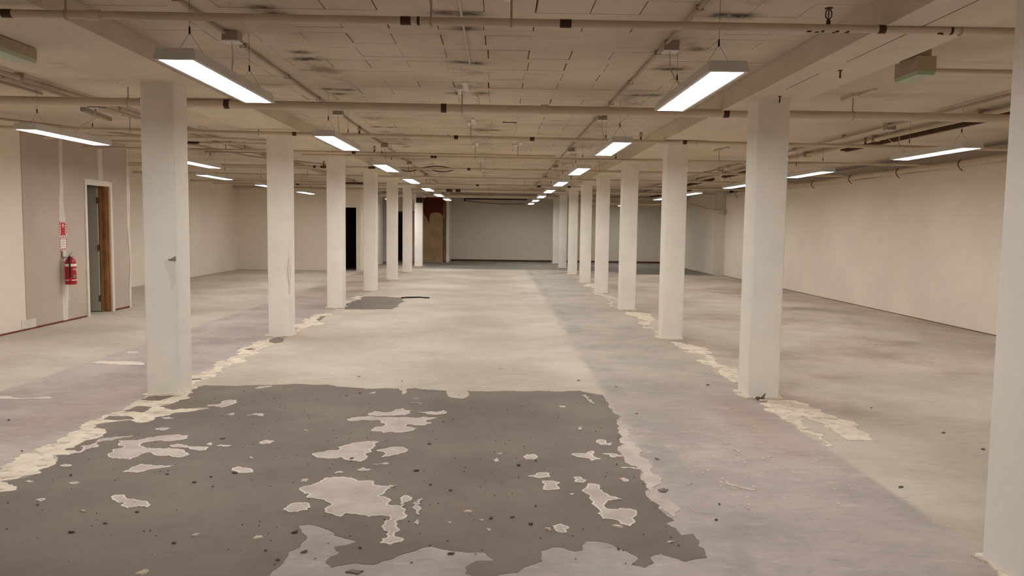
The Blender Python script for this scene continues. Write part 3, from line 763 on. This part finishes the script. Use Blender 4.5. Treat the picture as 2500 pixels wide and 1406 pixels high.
def conduit(x, y0, y1, z, r, label, boxes=(), cords=None, clip=1.2, mat='conduit'):
    e = empty('ceiling_conduit', (x, y0, z), label, 'conduit', 'conduits along the ceiling')
    part('conduit_tube', MB().tube([(x, y0, z), (x, y1, z)], r, 8), M[mat], e, smooth=True)
    yy = y0 + 0.6
    sad = MB().box(-r * 1.9, r * 1.9, -0.012, 0.012, -r * 1.12, CEIL - z).mesh('saddle_clip', M['conduit'])
    while yy < y1:
        s_ = bpy.data.objects.new('saddle_clip', sad)
        COL.objects.link(s_)
        s_.parent = e
        s_.location = (0, yy - y0, 0)
        yy += clip
    for b in boxes:
        j = part('junction_box', MB().box(x - 0.02, x + 0.085, b - 0.05, b + 0.06, z - 0.045, CEIL), M['box_grey'], e)
        part('box_lid', MB().box(x - 0.024, x + 0.089, b - 0.054, b + 0.064, z - 0.051, z - 0.045), M['light_body'], j)
        if cords:
            cx_, dy = cords
            part('light_cord', MB().tube([(x + 0.03, b, z - 0.05), (x + 0.035, b + 0.01, z - 0.16), ((x + cx_) / 2, b + dy * 0.6, LIGHT_Z + LH + 0.10), (cx_, b + dy, LIGHT_Z + LH)], 0.004, 6), M['cord'], e)
    return e


conduit(-1.87, 2.9, 26.0, 2.772, 0.013, 'straight conduit on the ceiling feeding the lights beside the left columns', [5.55, 9.15, 12.85, 16.4, 20.1], (-1.73, -0.2))
conduit(1.16, 2.9, 30.5, 2.772, 0.013, 'straight conduit on the ceiling feeding the lights beside the right columns', [5.62, 9.25, 13.1, 16.7, 20.3], (1.255, -0.2))
conduit(-0.24, 2.9, 6.45, 2.778, 0.007, 'thin pale cable running along the middle of the ceiling', (), None, 1.6, 'cord')
conduit(-0.225, 8.0, 9.3, 2.778, 0.007, 'short length of pale cable on the middle of the ceiling', (), None, 0.8, 'cord')
conduit(-4.26, 3.0, 25.0, 2.745, 0.024, 'upper conduit of the pair along the left bay ceiling', (), None, 1.8)
conduit(-4.42, 3.0, 25.0, 2.755, 0.018, 'lower conduit of the pair along the left bay ceiling', [8.75, 12.5, 16.2], (-4.53, -0.15), 1.8)
conduit(-4.64, 3.0, 8.2, 2.765, 0.014, 'short conduit outside the pair on the left bay ceiling', (), None, 1.8)
conduit(4.70, 3.0, 30.0, 2.755, 0.016, 'inner conduit along the right bay ceiling', [9.6, 13.2, 16.9], (4.87, -0.2), 1.8)
conduit(5.14, 3.0, 30.0, 2.735, 0.030, 'thicker pale pipe along the right bay ceiling', (), None, 2.4, 'pipe')
conduit(5.24, 3.0, 30.0, 2.75, 0.020, 'thin pale pipe beside the dark shade strip on the right bay ceiling', (), None, 2.4, 'pipe')
for i, (y0, y1, x) in enumerate(((7.6, 12.3, 5.36), (15.6, 19.0, 5.40), (20.2, 24.5, 5.44), (26.0, 32.8, 6.3))):  # dark strips added where shade falls beside the pipe and in the far bay
    part('shade_strip', MB().box(x - 0.05, x + 0.07, y0, y1, 2.72, 2.79).box(x - 0.03, x + 0.03, y0 + 0.1, y1 - 0.1, 2.70, 2.72), M['timber_and_shade'], ceiling)
# lagged pipe on the ledge of the right wall with curved clips
e = empty('wall_pipe', (7.13, 3.0, 2.53), 'pale pipe along the top of the right wall held by hooked clips', 'pipe')
mb = MB()
pts = []
yy = 3.0
while yy < 24.9:
    pts.append((7.13 + RND.uniform(-0.012, 0.012), yy, 2.545 + RND.uniform(-0.012, 0.012)))
    yy += 0.7
part('pipe_run', mb.tube(pts, 0.055, 10), M['pipe'], e, smooth=True)
for q in range(9):
    yy = 8.3 + q * 1.9
    mb = MB().tube([(7.10, yy, 2.60), (7.06, yy, 2.57), (7.05, yy, 2.52), (7.08, yy, 2.46), (7.14, yy + 0.02, 2.43)], 0.007, 6)
    part('clip', mb, M['bare_pipe'], e)

# ------------------------------------------------------------------ sprinkler pipes across the room


def sprinkler_mb(x, y, z):
    mb = MB()
    mb.lathe((x, y, z), [(0.012, 0), (0.012, 0.022), (0.008, 0.024), (0.008, 0.032)], 10)
    for s in (-1, 1):
        mb.tube([(x + s * 0.006, y, z + 0.03), (x + s * 0.017, y, z + 0.045), (x + s * 0.016, y, z + 0.07), (x + s * 0.004, y, z + 0.085)], 0.0035, 6)
    mb.lathe((x, y, z + 0.03), [(0.003, 0), (0.004, 0.03), (0.003, 0.05)], 8)
    mb.lathe((x, y, z + 0.085), [(0.006, 0), (0.022, 0.002), (0.022, 0.005), (0.005, 0.007)], 12)
    return mb


def cross_pipe(y0, y1, x0, x1, z0, z1, r, label, bare=(), hang=(), heads=(), marks=(), sock=()):
    e = empty('sprinkler_pipe', (x0, y0, z0), label, 'pipe', 'pipes crossing under the ceiling')

    def at(x):
        f = (x - x0) / (x1 - x0)
        return (x, y0 + (y1 - y0) * f, z0 + (z1 - z0) * f)
    part('pipe_run', MB().tube([at(x0), at(x1)], r, 14), M['pipe'], e, smooth=True)
    for a, b in bare:
        part('bare_band', MB().tube([at(a), at(b)], r * 1.06, 14), M['bare_pipe'], e, smooth=True)
    for s in sock:
        part('coupling', MB().tube([at(s - 0.035), at(s + 0.035)], r * 1.28, 14), M['pipe'], e, smooth=True)
    for h in hang:
        p = at(h)
        top = BEAM_L if XL0 < h < XL1 else BEAM_R if XR0 < h < XR1 else CEIL
        mb = MB().tube([(p[0], p[1], p[2] + r), (p[0], p[1], top)], 0.006, 8)
        ring = []
        for q in range(13):
            a = 2 * math.pi * q / 12
            ring.append((p[0], p[1] + (r + 0.004) * math.sin(a), p[2] + (r + 0.004) * math.cos(a)))
        mb.tube(ring, 0.005, 6)
        hg = part('hanger', mb, M['conduit'], e)
        if top == CEIL:
            part('hanger_plate', MB().box(p[0] + 0.012, p[0] + 0.062, p[1] - 0.36, p[1] + 0.08, top - 0.016, top).box(p[0] - 0.045, p[0] + 0.011, p[1] - 0.12, p[1] + 0.18, top - 0.030, top), M['white_trim'] if abs(h) < 0.5 else M['pipe'], hg)
    for h in heads:
        p = at(h)
        part('sprinkler_head', sprinkler_mb(p[0], p[1], p[2] + r * 0.9), M['bare_pipe'], e)
    for (a, w_, off) in marks:
        p = at(a)
        mb = MB()
        for q in range(3):
            ang = -1.9 + off + q * 0.16
            mb.tube([(a - w_ / 2, p[1] + (r - 0.001) * math.cos(ang), p[2] + (r - 0.001) * math.sin(ang)), (a + w_ / 2, p[1] + (r - 0.001) * math.cos(ang), p[2] + (r - 0.001) * math.sin(ang))], 0.0035, 6)
        part('paint_chip', mb, M['bare_pipe'], e)
    return e


cross_pipe(4.40, 4.43, -6.36, 7.18, 2.60, 2.60, 0.022, 'thin sprinkler pipe crossing nearest the camera with dark bare bands',
           [(-0.545, -0.488), (0.325, 0.388), (-0.455 + 0.0, -0.44), (2.085, 2.125), (2.485, 2.50), (-2.69, -2.635)], [-0.378, -2.35, 2.545, 0.06, 4.9], [1.808, 4.6],
           [(1.70, 0.025, -0.2), (1.745, 0.02, 0.1), (1.775, 0.016, -0.3), (1.84, 0.02, 0.15), (1.855, 0.018, -0.35), (1.91, 0.02, 0.2), (1.915, 0.015, -0.3), (2.43, 0.03, -0.3), (2.45, 0.012, 0.35)], [-2.2])
cross_pipe(7.60, 7.66, -6.36, 7.18, 2.612, 2.585, 0.040, 'thick sprinkler main crossing behind the first pair of columns',
           [(-2.60, -2.55), (-0.555, -0.503), (2.145, 2.20)], [-0.356, -3.1 - 0.4, 3.4, 5.9], [], [], [0.43, -3.35])
cross_pipe(9.86, 10.35, -6.36, 7.18, 2.612, 2.575, 0.024, 'thin sprinkler pipe crossing just before the second pair of columns',
           [(-2.575, -2.525), (-0.568, -0.516), (0.389, 0.447), (2.35, 2.402)], [-0.357, -2.99, 2.53, -4.55, 5.2], [1.81, -1.75, 4.75])
cross_pipe(12.25, 12.65, -8.28, 0.9, 2.615, 2.60, 0.020, 'short sprinkler pipe on the left ending mid-room past the second columns', [(-2.3, -2.24)], [0.3, -2.6], [-1.95])
cross_pipe(12.80, 13.05, -3.15, 7.18, 2.585, 2.585, 0.021, 'sprinkler pipe on the right crossing before the third pair of columns', [(-1.1, -1.0)], [-0.384, 3.6], [1.9])
cross_pipe(15.45, 15.95, -8.28, 7.18, 2.60, 2.59, 0.024, 'sprinkler pipe crossing between the third and fourth columns', [(-3.48, -3.37), (-3.62, -3.57), (-2.55, -2.42), (-2.36, -2.30), (-0.62, -0.56)], [-0.36, 2.0], [-3.42, -2.4])
cross_pipe(18.2, 18.9, -8.28, 7.18, 2.60, 2.59, 0.024, 'sprinkler pipe crossing behind the fourth pair of columns', [(-3.75, -3.7), (-3.9, -3.85)], [-0.345, 2.9, -4.4], [1.7])
cross_pipe(21.5, 22.2, -8.28, 7.18, 2.60, 2.59, 0.026, 'sprinkler pipe crossing beside the fifth pair of columns', [(-0.62, -0.54), (1.06, 1.17), (1.9, 2.0), (-4.6, -3.6)], [0.72, 1.45], [-4.55])
cross_pipe(25.0, 25.2, -8.28, 6.95, 2.585, 2.585, 0.045, 'thick pale pipe crossing near the start of the bare far floor', [(-1.65, -1.45), (-1.35, -1.2)], [-0.3, 2.9])
cross_pipe(28.9, 29.1, -4.38, 6.98, 2.56, 2.56, 0.06, 'thickest pale pipe crossing in front of the far wall', [], [1.2, 4.0])
# pipes confined to the left bay
cross_pipe(11.2, 11.3, -6.36, -3.25, 2.655, 2.65, 0.016, 'thin upper pipe in the left bay behind the first column', [], [-4.1])
cross_pipe(11.75, 11.82, -6.36, -3.25, 2.655, 2.65, 0.016, 'thin lower pipe in the left bay behind the first column', [(-4.8, -4.4)], [-5.0])
cross_pipe(16.9, 17.0, -8.28, -3.25, 2.66, 2.66, 0.018, 'thin pipe in the left bay behind the third column', [], [-4.6])
cross_pipe(23.2, 23.3, -8.28, -3.25, 2.62, 2.62, 0.02, 'thin pipe in the left bay before the black doorway', [(-5.9, -5.8)], [-6.4])
# oblique conduit in the left bay, and a grey bar beside the first side light
tag(part('oblique_conduit', MB().tube([(-6.2, 9.4, 2.70), (-4.85, 11.9, 2.70), (-4.55, 14.6, 2.70), (-3.5, 16.4, 2.70)], 0.015, 8), M['conduit']), 'oblique conduit slanting over the left bay ceiling', 'conduit')
e = empty('unlit_batten', (-4.64, 8.88, 2.70), 'grey unlit batten under the left bay ceiling above the first side light', 'batten')
part('batten_body', MB().quadbox([(-4.61, 8.88, 2.69), (-4.55, 8.88, 2.69), (-4.67, 9.72, 2.69), (-4.74, 9.72, 2.69), (-4.61, 8.88, 2.735), (-4.55, 8.88, 2.735), (-4.67, 9.72, 2.735), (-4.74, 9.72, 2.735)]), M['box_grey'], e)
part('drop_rod', MB().tube([(-4.60, 9.2, 2.735), (-4.60, 9.2, CEIL)], 0.006, 6), M['wire'], e)
e = empty('unlit_batten', (-4.62, 12.62, 2.60), 'grey horizontal bar hung in the left bay behind the first column', 'batten')
part('batten_body', MB().box(-4.62, -3.92, 12.60, 12.65, 2.585, 2.62), M['box_grey'], e)
part('bar_end', MB().tube([(-4.15, 12.62, 2.62), (-4.05, 12.62, 2.65), (-3.95, 12.62, 2.64), (-3.92, 12.62, 2.60)], 0.01, 6), M['box_grey'], e)
part('drop_rod', MB().tube([(-4.3, 12.62, 2.62), (-4.3, 12.62, CEIL)], 0.006, 6).tube([(-4.0, 12.62, 2.65), (-4.0, 12.62, CEIL)], 0.006, 6), M['wire'], e)
# flexible end by the first left side light
tag(part('pipe_elbow', MB().tube([(-5.62, 9.95, 2.50), (-5.45, 10.1, 2.54), (-5.38, 10.25, 2.575), (-5.0, 10.4, 2.58), (-3.3, 10.5, 2.58)], 0.016, 8).lathe((-5.42, 10.15, 2.52), [(0.01, 0), (0.032, 0.01), (0.032, 0.05), (0.01, 0.06)], 10), M['pipe']), 'short pipe with an elbow at the end of the first left side light', 'pipe')
# hooked pipe by the far right pilaster
tag(part('hooked_pipe', MB().tube([(2.8, 26.6, 2.30), (6.2, 26.6, 2.27), (6.55, 26.3, 2.25), (6.75, 25.6, 2.12), (6.86, 24.9, 2.05), (7.08, 24.85, 2.04)], 0.045, 10).box(7.02, 7.14, 24.78, 24.94, 1.96, 2.09), M['pipe'], smooth=True), 'pale pipe bending down to the pilaster of the right wall', 'pipe')
# slack cable under the far ledge
tag(part('slack_cable', MB().tube([(-1.38 + 2.5 * q / 12.0, 33.07, 2.60 - 0.19 * math.sin(math.pi * (0.15 + 0.5 * q / 12.0))) for q in range(13)], 0.012, 6).box(-1.42, 1.2, 33.04, 33.10, 2.575, 2.615).box(-1.42, -1.37, 33.04, 33.10, 2.50, 2.615), M['black']), 'dark bar with slack cable on the ledge of the far wall', 'cable')
# strands of torn strap on the fifth pipe
for i, (xa, xb, s) in enumerate(((-1.95, -1.58, -0.05), (-1.35, -0.85, -0.05), (-1.5, -0.95, 0.035))):
    tag(part('loose_strap', MB().tube([(xa + (xb - xa) * q / 8.0, 15.69, 2.60 + s * math.sin(math.pi * q / 8.0) + 0.012 * (1 if s > 0 else -1)) for q in range(9)], 0.010, 6), M['bare_pipe']),
        ('dark strap hanging beside the third light from the front', 'dark strap sagging under the pipe mid-ceiling', 'dark strap bowed above the pipe mid-ceiling')[i], 'strap', 'loose straps on a ceiling pipe')

# exit boxes on the beams
for i, (x0, x1, y0, y1, lab) in enumerate(((2.825, 2.955, 5.39, 5.70, 'pale green tinted exit box under the right ceiling near the edge'), (-3.30, -3.145, 5.02, 5.52, 'pale green tinted exit box cut by the left picture edge'))):
    e = empty('exit_box', ((x0 + x1) / 2, (y0 + y1) / 2, 2.55), lab, 'exit sign', 'exit boxes')
    part('body', MB().box(x0, x1, y0, y1, 2.575, 2.675 if x0 > 0 else 2.645), M['green_box'], e)
    part('green_cover', MB().quadbox([(x0 + 0.006, y0 + 0.006, 2.55), (x1 - 0.006, y0 + 0.006, 2.55), (x1 - 0.006, y1 - 0.006, 2.55), (x0 + 0.006, y1 - 0.006, 2.55), (x0, y0, 2.575), (x1, y0, 2.575), (x1, y1, 2.575), (x0, y1, 2.575)]), M['green'], e)
    part('top_plate', MB().box(x0 + 0.02, x1 - 0.02, y0 + 0.03, y1 - 0.03, 2.675 if x0 > 0 else 2.645, 2.789 if x0 > 0 else 2.65), M['box_grey'], e)
cross_pipe(5.62, 5.62, 2.96, 7.18, 2.622, 2.622, 0.017, 'conduit running right from the exit box to the wall', [], [4.0])

# speaker box on the last left column
e = empty('wall_speaker', (-2.84, 28.35, 2.30), 'dark speaker box with white bracket high on the last left column', 'speaker')
part('speaker_body', MB().box(-2.92, -2.70, 28.22, 28.48, 2.28, 2.46), M['black'], e)
mb = MB()
mb.prism([(-3.13, 2.58), (-2.93, 2.58), (-2.93, 2.28), (-2.98, 2.28)], 0, 0.03)
mb.v = [(x, 28.40 - z, y) for x, y, z in mb.v]
part('bracket', mb, M['white_trim'], e)
part('fixing_arm', MB().box(-2.93, -2.60, 28.40, 28.50, 2.46, 2.56), M['light_body'], e)
# small black fitting hanging near the left end of the far bay
e = empty('hanging_sensor', (-6.0, 23.25, 2.48), 'small black sensor hanging over the last side light on the left', 'sensor')
part('sensor_top', MB().box(-6.02, -5.96, 23.2, 23.26, 2.52, 2.60), M['black'], e)
part('sensor_head', MB().tube([(-5.99, 23.23, 2.52), (-5.99, 23.23, 2.46), (-6.01, 23.2, 2.43)], [0.02, 0.03, 0.012], 8), M['black'], e)

# ------------------------------------------------------------------ fire extinguisher and its sign on the partition
EX, EY = -6.255, 11.655
e = empty('fire_extinguisher', (EX, EY, 0.555), 'red fire extinguisher with pale bands hung on the plasterboard wall', 'extinguisher')
part('cylinder', MB().lathe((EX, EY, 0.555), [(0.066, 0), (0.076, 0.004), (0.076, 0.03), (0.076, 0.30), (0.072, 0.335), (0.058, 0.365), (0.034, 0.385), (0.022, 0.392), (0.022, 0.405)], 24), M['red'], e, smooth=True)
part('white_band', MB().lathe((EX, EY, 0.555 + 0.265), [(0.0768, 0), (0.0768, 0.038)], 24), M['sign_white'], e, smooth=True)
part('white_band', MB().lathe((EX, EY, 0.555 + 0.058), [(0.0768, 0), (0.0768, 0.014)], 24), M['sign_white'], e, smooth=True)


def arc_label(a0, a1, z0, z1, r=0.0772):
    n = 6
    lo, hi = [], []
    mb = MB()
    ang = [math.radians(a0 + (a1 - a0) * q / n) for q in range(n + 1)]
    for q in range(n):
        p, s = ang[q], ang[q + 1]
        mb.quadbox([(EX + rr * math.cos(aa), EY + rr * math.sin(aa), zz) for zz in (z0, z1) for rr, aa in ((r - 0.001, p), (r, p), (r, s), (r - 0.001, s))])
    return mb


part('label_print', arc_label(-40, 35, 0.775, 0.787).v and arc_label(-40, 35, 0.775, 0.787), M['sign_white'], e)
part('label_print', arc_label(-10, 35, 0.755, 0.763), M['sign_white'], e)
part('label_print', arc_label(-40, 30, 0.655, 0.695), M['sign_grey'], e)
part('valve', MB().lathe((EX, EY, 0.955), [(0.018, 0), (0.02, 0.01), (0.016, 0.03), (0.012, 0.035)], 12), M['silver'], e)
part('lever', MB().quadbox([(EX - 0.012, EY - 0.03, 0.975), (EX + 0.012, EY - 0.03, 0.975), (EX + 0.012, EY + 0.10, 0.945), (EX - 0.012, EY + 0.10, 0.945), (EX - 0.012, EY - 0.03, 0.983), (EX + 0.012, EY - 0.03, 0.983), (EX + 0.012, EY + 0.10, 0.953), (EX - 0.012, EY + 0.10, 0.953)])
     .quadbox([(EX - 0.01, EY - 0.02, 0.985), (EX + 0.01, EY - 0.02, 0.985), (EX + 0.01, EY + 0.06, 1.02), (EX - 0.01, EY + 0.06, 1.02), (EX - 0.01, EY - 0.02, 0.992), (EX + 0.01, EY - 0.02, 0.992), (EX + 0.01, EY + 0.06, 1.027), (EX - 0.01, EY + 0.06, 1.027)]), M['silver'], e)
ho = part('hose', MB().tube([(EX, EY - 0.015, 0.965), (EX + 0.01, EY - 0.07, 0.955), (EX + 0.03, EY - 0.088, 0.90), (EX + 0.035, EY - 0.085, 0.80), (EX + 0.035, EY - 0.085, 0.64)], 0.0105, 10), M['black'], e, smooth=True)
part('nozzle', MB().tube([(EX + 0.035, EY - 0.085, 0.66), (EX + 0.035, EY - 0.085, 0.60)], [0.012, 0.017], 10), M['red'], ho)
part('wall_bracket', MB().box(-6.362, -6.345, EY - 0.05, EY - 0.025, 0.945, 1.045).box(-6.36, EX, EY - 0.018, EY + 0.018, 0.945, 0.957), M['sign_grey'], e)

SY0, SY1 = 11.568, 11.765
xs0 = -6.362
s = empty('extinguisher_sign', (xs0, (SY0 + SY1) / 2, 1.06), 'red and white hatched fire sign above the extinguisher', 'sign')
part('sign_plate', MB().box(xs0, xs0 + 0.005, SY0, SY1, 1.055, 1.47), M['sign_white'], s)


def stripes(z0, z1, mat):
    """slanting border stripes around one sign panel"""
    mb = MB()
    b = 0.026
    x0, x1 = xs0 + 0.005, xs0 + 0.0058

    def q(y0, y1, za, zb, sl):
        mb.quadbox([(x0, y0, za), (x1, y0, za), (x1, y1, za), (x0, y1, za), (x0, y0 + sl, zb), (x1, y0 + sl, zb), (x1, y1 + sl, zb), (x0, y1 + sl, zb)])
    n = 4
    for k_ in range(n):
        y = SY0 + 0.004 + k_ * (SY1 - SY0 - 0.03) / (n - 0.5)
        q(y, y + 0.022, z0, z0 + b, 0.012)
        q(y, y + 0.022, z1 - b, z1, 0.012)
    m_ = 4
    for k_ in range(m_):
        z = z0 + b + 0.006 + k_ * (z1 - z0 - 2 * b) / m_
        for ya in (SY0, SY1 - b):
            mb.quadbox([(x0, ya, z), (x1, ya, z), (x1, ya + b, z + 0.016), (x0, ya + b, z + 0.016), (x0, ya, z + 0.02), (x1, ya, z + 0.02), (x1, ya + b, z + 0.036), (x0, ya + b, z + 0.036)])
    part('border_stripes', mb, mat, s)


stripes(1.268, 1.47, M['sign_red'])
stripes(1.055, 1.25, M['sign_red'])
p = part('red_panel', MB().box(xs0 + 0.005, xs0 + 0.0062, SY0 + 0.04, SY1 - 0.04, 1.275, 1.45), M['sign_red'], s)
ym = (SY0 + SY1) / 2
part('white_print', MB().box(xs0 + 0.0062, xs0 + 0.0068, ym - 0.02, ym + 0.025, 1.405, 1.425).box(xs0 + 0.0062, xs0 + 0.0068, ym - 0.03, ym + 0.03, 1.385, 1.392).box(xs0 + 0.0062, xs0 + 0.0068, ym - 0.012, ym + 0.012, 1.425, 1.438), M['sign_white'], p)
part('print_lines', MB().box(xs0 + 0.005, xs0 + 0.0058, SY0 + 0.02, SY1 - 0.02, 1.256, 1.263).box(xs0 + 0.005, xs0 + 0.0058, SY0 + 0.05, SY1 - 0.05, 1.205, 1.211).box(xs0 + 0.005, xs0 + 0.0058, SY0 + 0.05, SY1 - 0.06, 1.17, 1.175).box(xs0 + 0.005, xs0 + 0.0058, SY0 + 0.06, SY1 - 0.05, 1.14, 1.145).box(xs0 + 0.005, xs0 + 0.0058, SY0 + 0.05, SY1 - 0.07, 1.11, 1.115), M['sign_grey'], s)

# ------------------------------------------------------------------ small things on the floor
tag(part('dark_strip', MB().tube([(-1.95, 15.98, 0.013), (-1.85, 16.03, 0.014), (-1.6, 16.10, 0.016), (-1.38, 16.02, 0.013)], [0.012, 0.016, 0.014, 0.012], 8), M['black']), 'dark curved rubber strip lying by the dark floor patch near the third left column', 'strip')


def chip_mb(x, y, size, h, rr, base):
    n = rr.randint(5, 8)
    pts = []
    sq = rr.uniform(0.35, 0.75)
    rot = rr.uniform(0, math.pi)
    for q in range(n):
        a = 2 * math.pi * q / n + rr.uniform(-0.25, 0.25)
        rad = size * rr.uniform(0.7, 1.1)
        u, v = rad * math.cos(a), rad * math.sin(a) * sq
        pts.append((x + u * math.cos(rot) - v * math.sin(rot), y + u * math.sin(rot) + v * math.cos(rot)))
    mb = MB()
    lo = [(px, py, base) for px, py in pts]
    hi = [(x + (px - x) * 0.8, y + (py - y) * 0.8, base + h * rr.uniform(0.6, 1.2)) for px, py in pts]
    return mb.loft([lo, hi])


rr = random.Random(11)
seen = []


def fresh(p):
    if any((p[0] - q[0]) ** 2 + (p[1] - q[1]) ** 2 < 0.01 for q in seen):
        return False
    seen.append(p)
    return True


for p in DARK_BITS:
    if fresh(p):
        o = part('screed_chip', chip_mb(p[0], p[1], rr.uniform(0.010, 0.022), rr.uniform(0.003, 0.008), rr, 0.0045), M['chip_dark'], origin=(p[0], p[1], 0.0))
        tag(o, 'small loose dark chip of screed lying on the front floor', 'chip', 'loose dark chips on the front floor')
for i, p in enumerate(PALE_BITS):
    if fresh(p):
        o = part('plaster_chip', chip_mb(p[0], p[1], rr.uniform(0.02, 0.038), rr.uniform(0.005, 0.010), rr, 0.002), M['chip_pale'], origin=(p[0], p[1], 0.0))
        tag(o, 'pale loose flake of plaster lying on the dark floor patch', 'flake', 'loose pale flakes on the dark floor patch')
# scattered grit of the dark patch: too many and too small to pick apart
mb = MB()
for q in range(420):
    x, y = rr.uniform(-2.6, 0.9), rr.uniform(3.3, 7.1)
    s_ = rr.uniform(0.002, 0.0065)
    mb.v += [(x - s_, y - s_ * 0.5, 0.0015), (x + s_, y - s_ * 0.6, 0.0015), (x, y + s_, 0.0015), (x, y, 0.0015 + s_ * 1.1)]
    b = len(mb.v) - 4
    mb.f += [(b, b + 1, b + 3), (b + 1, b + 2, b + 3), (b + 2, b, b + 3)]
tag(part('floor_grit', mb, M['chip_dark']), 'fine dark grit scattered over the dark floor patch', 'grit', kind='stuff')
# pale paint spatter on the lilac strip right of the dark patch: too small to pick apart
mb = MB()
for q in range(80):
    x, y = 1.25 + abs(rr.gauss(0, 0.38)), 4.9 + rr.gauss(0, 0.5)
    if x > 2.2 or y < 3.9:
        continue
    s_ = rr.uniform(0.003, 0.010)
    mb.prism([(x + s_ * rr.uniform(0.7, 1.5) * math.cos(a), y + s_ * rr.uniform(0.6, 1.1) * math.sin(a)) for a in [2 * math.pi * w_ / 6 for w_ in range(6)]], 0.0002, 0.0024)
tag(part('paint_spatter', mb, M['line']), 'pale paint spatter on the lilac floor right of the dark patch', 'paint spots', kind='stuff')
# rubble at the foot of the first right column
e = empty('wood_scrap', (2.33, 6.78, 0.011), 'dark splintered wood scrap at the foot of the first whole right column', 'scrap')
part('splinter', MB().quadbox([(2.27, 6.74, 0.011), (2.35, 6.75, 0.011), (2.36, 6.78, 0.011), (2.27, 6.78, 0.011), (2.28, 6.745, 0.03), (2.34, 6.755, 0.02), (2.35, 6.775, 0.02), (2.28, 6.775, 0.03)]), M['chip_dark'], e)
part('splinter', MB().tube([(2.33, 6.77, 0.015), (2.36, 6.78, 0.055)], [0.012, 0.005], 6), M['chip_dark'], e)
part('splinter', MB().box(2.28, 2.34, 6.66, 6.70, 0.011, 0.022), M['chip_pale'], e)
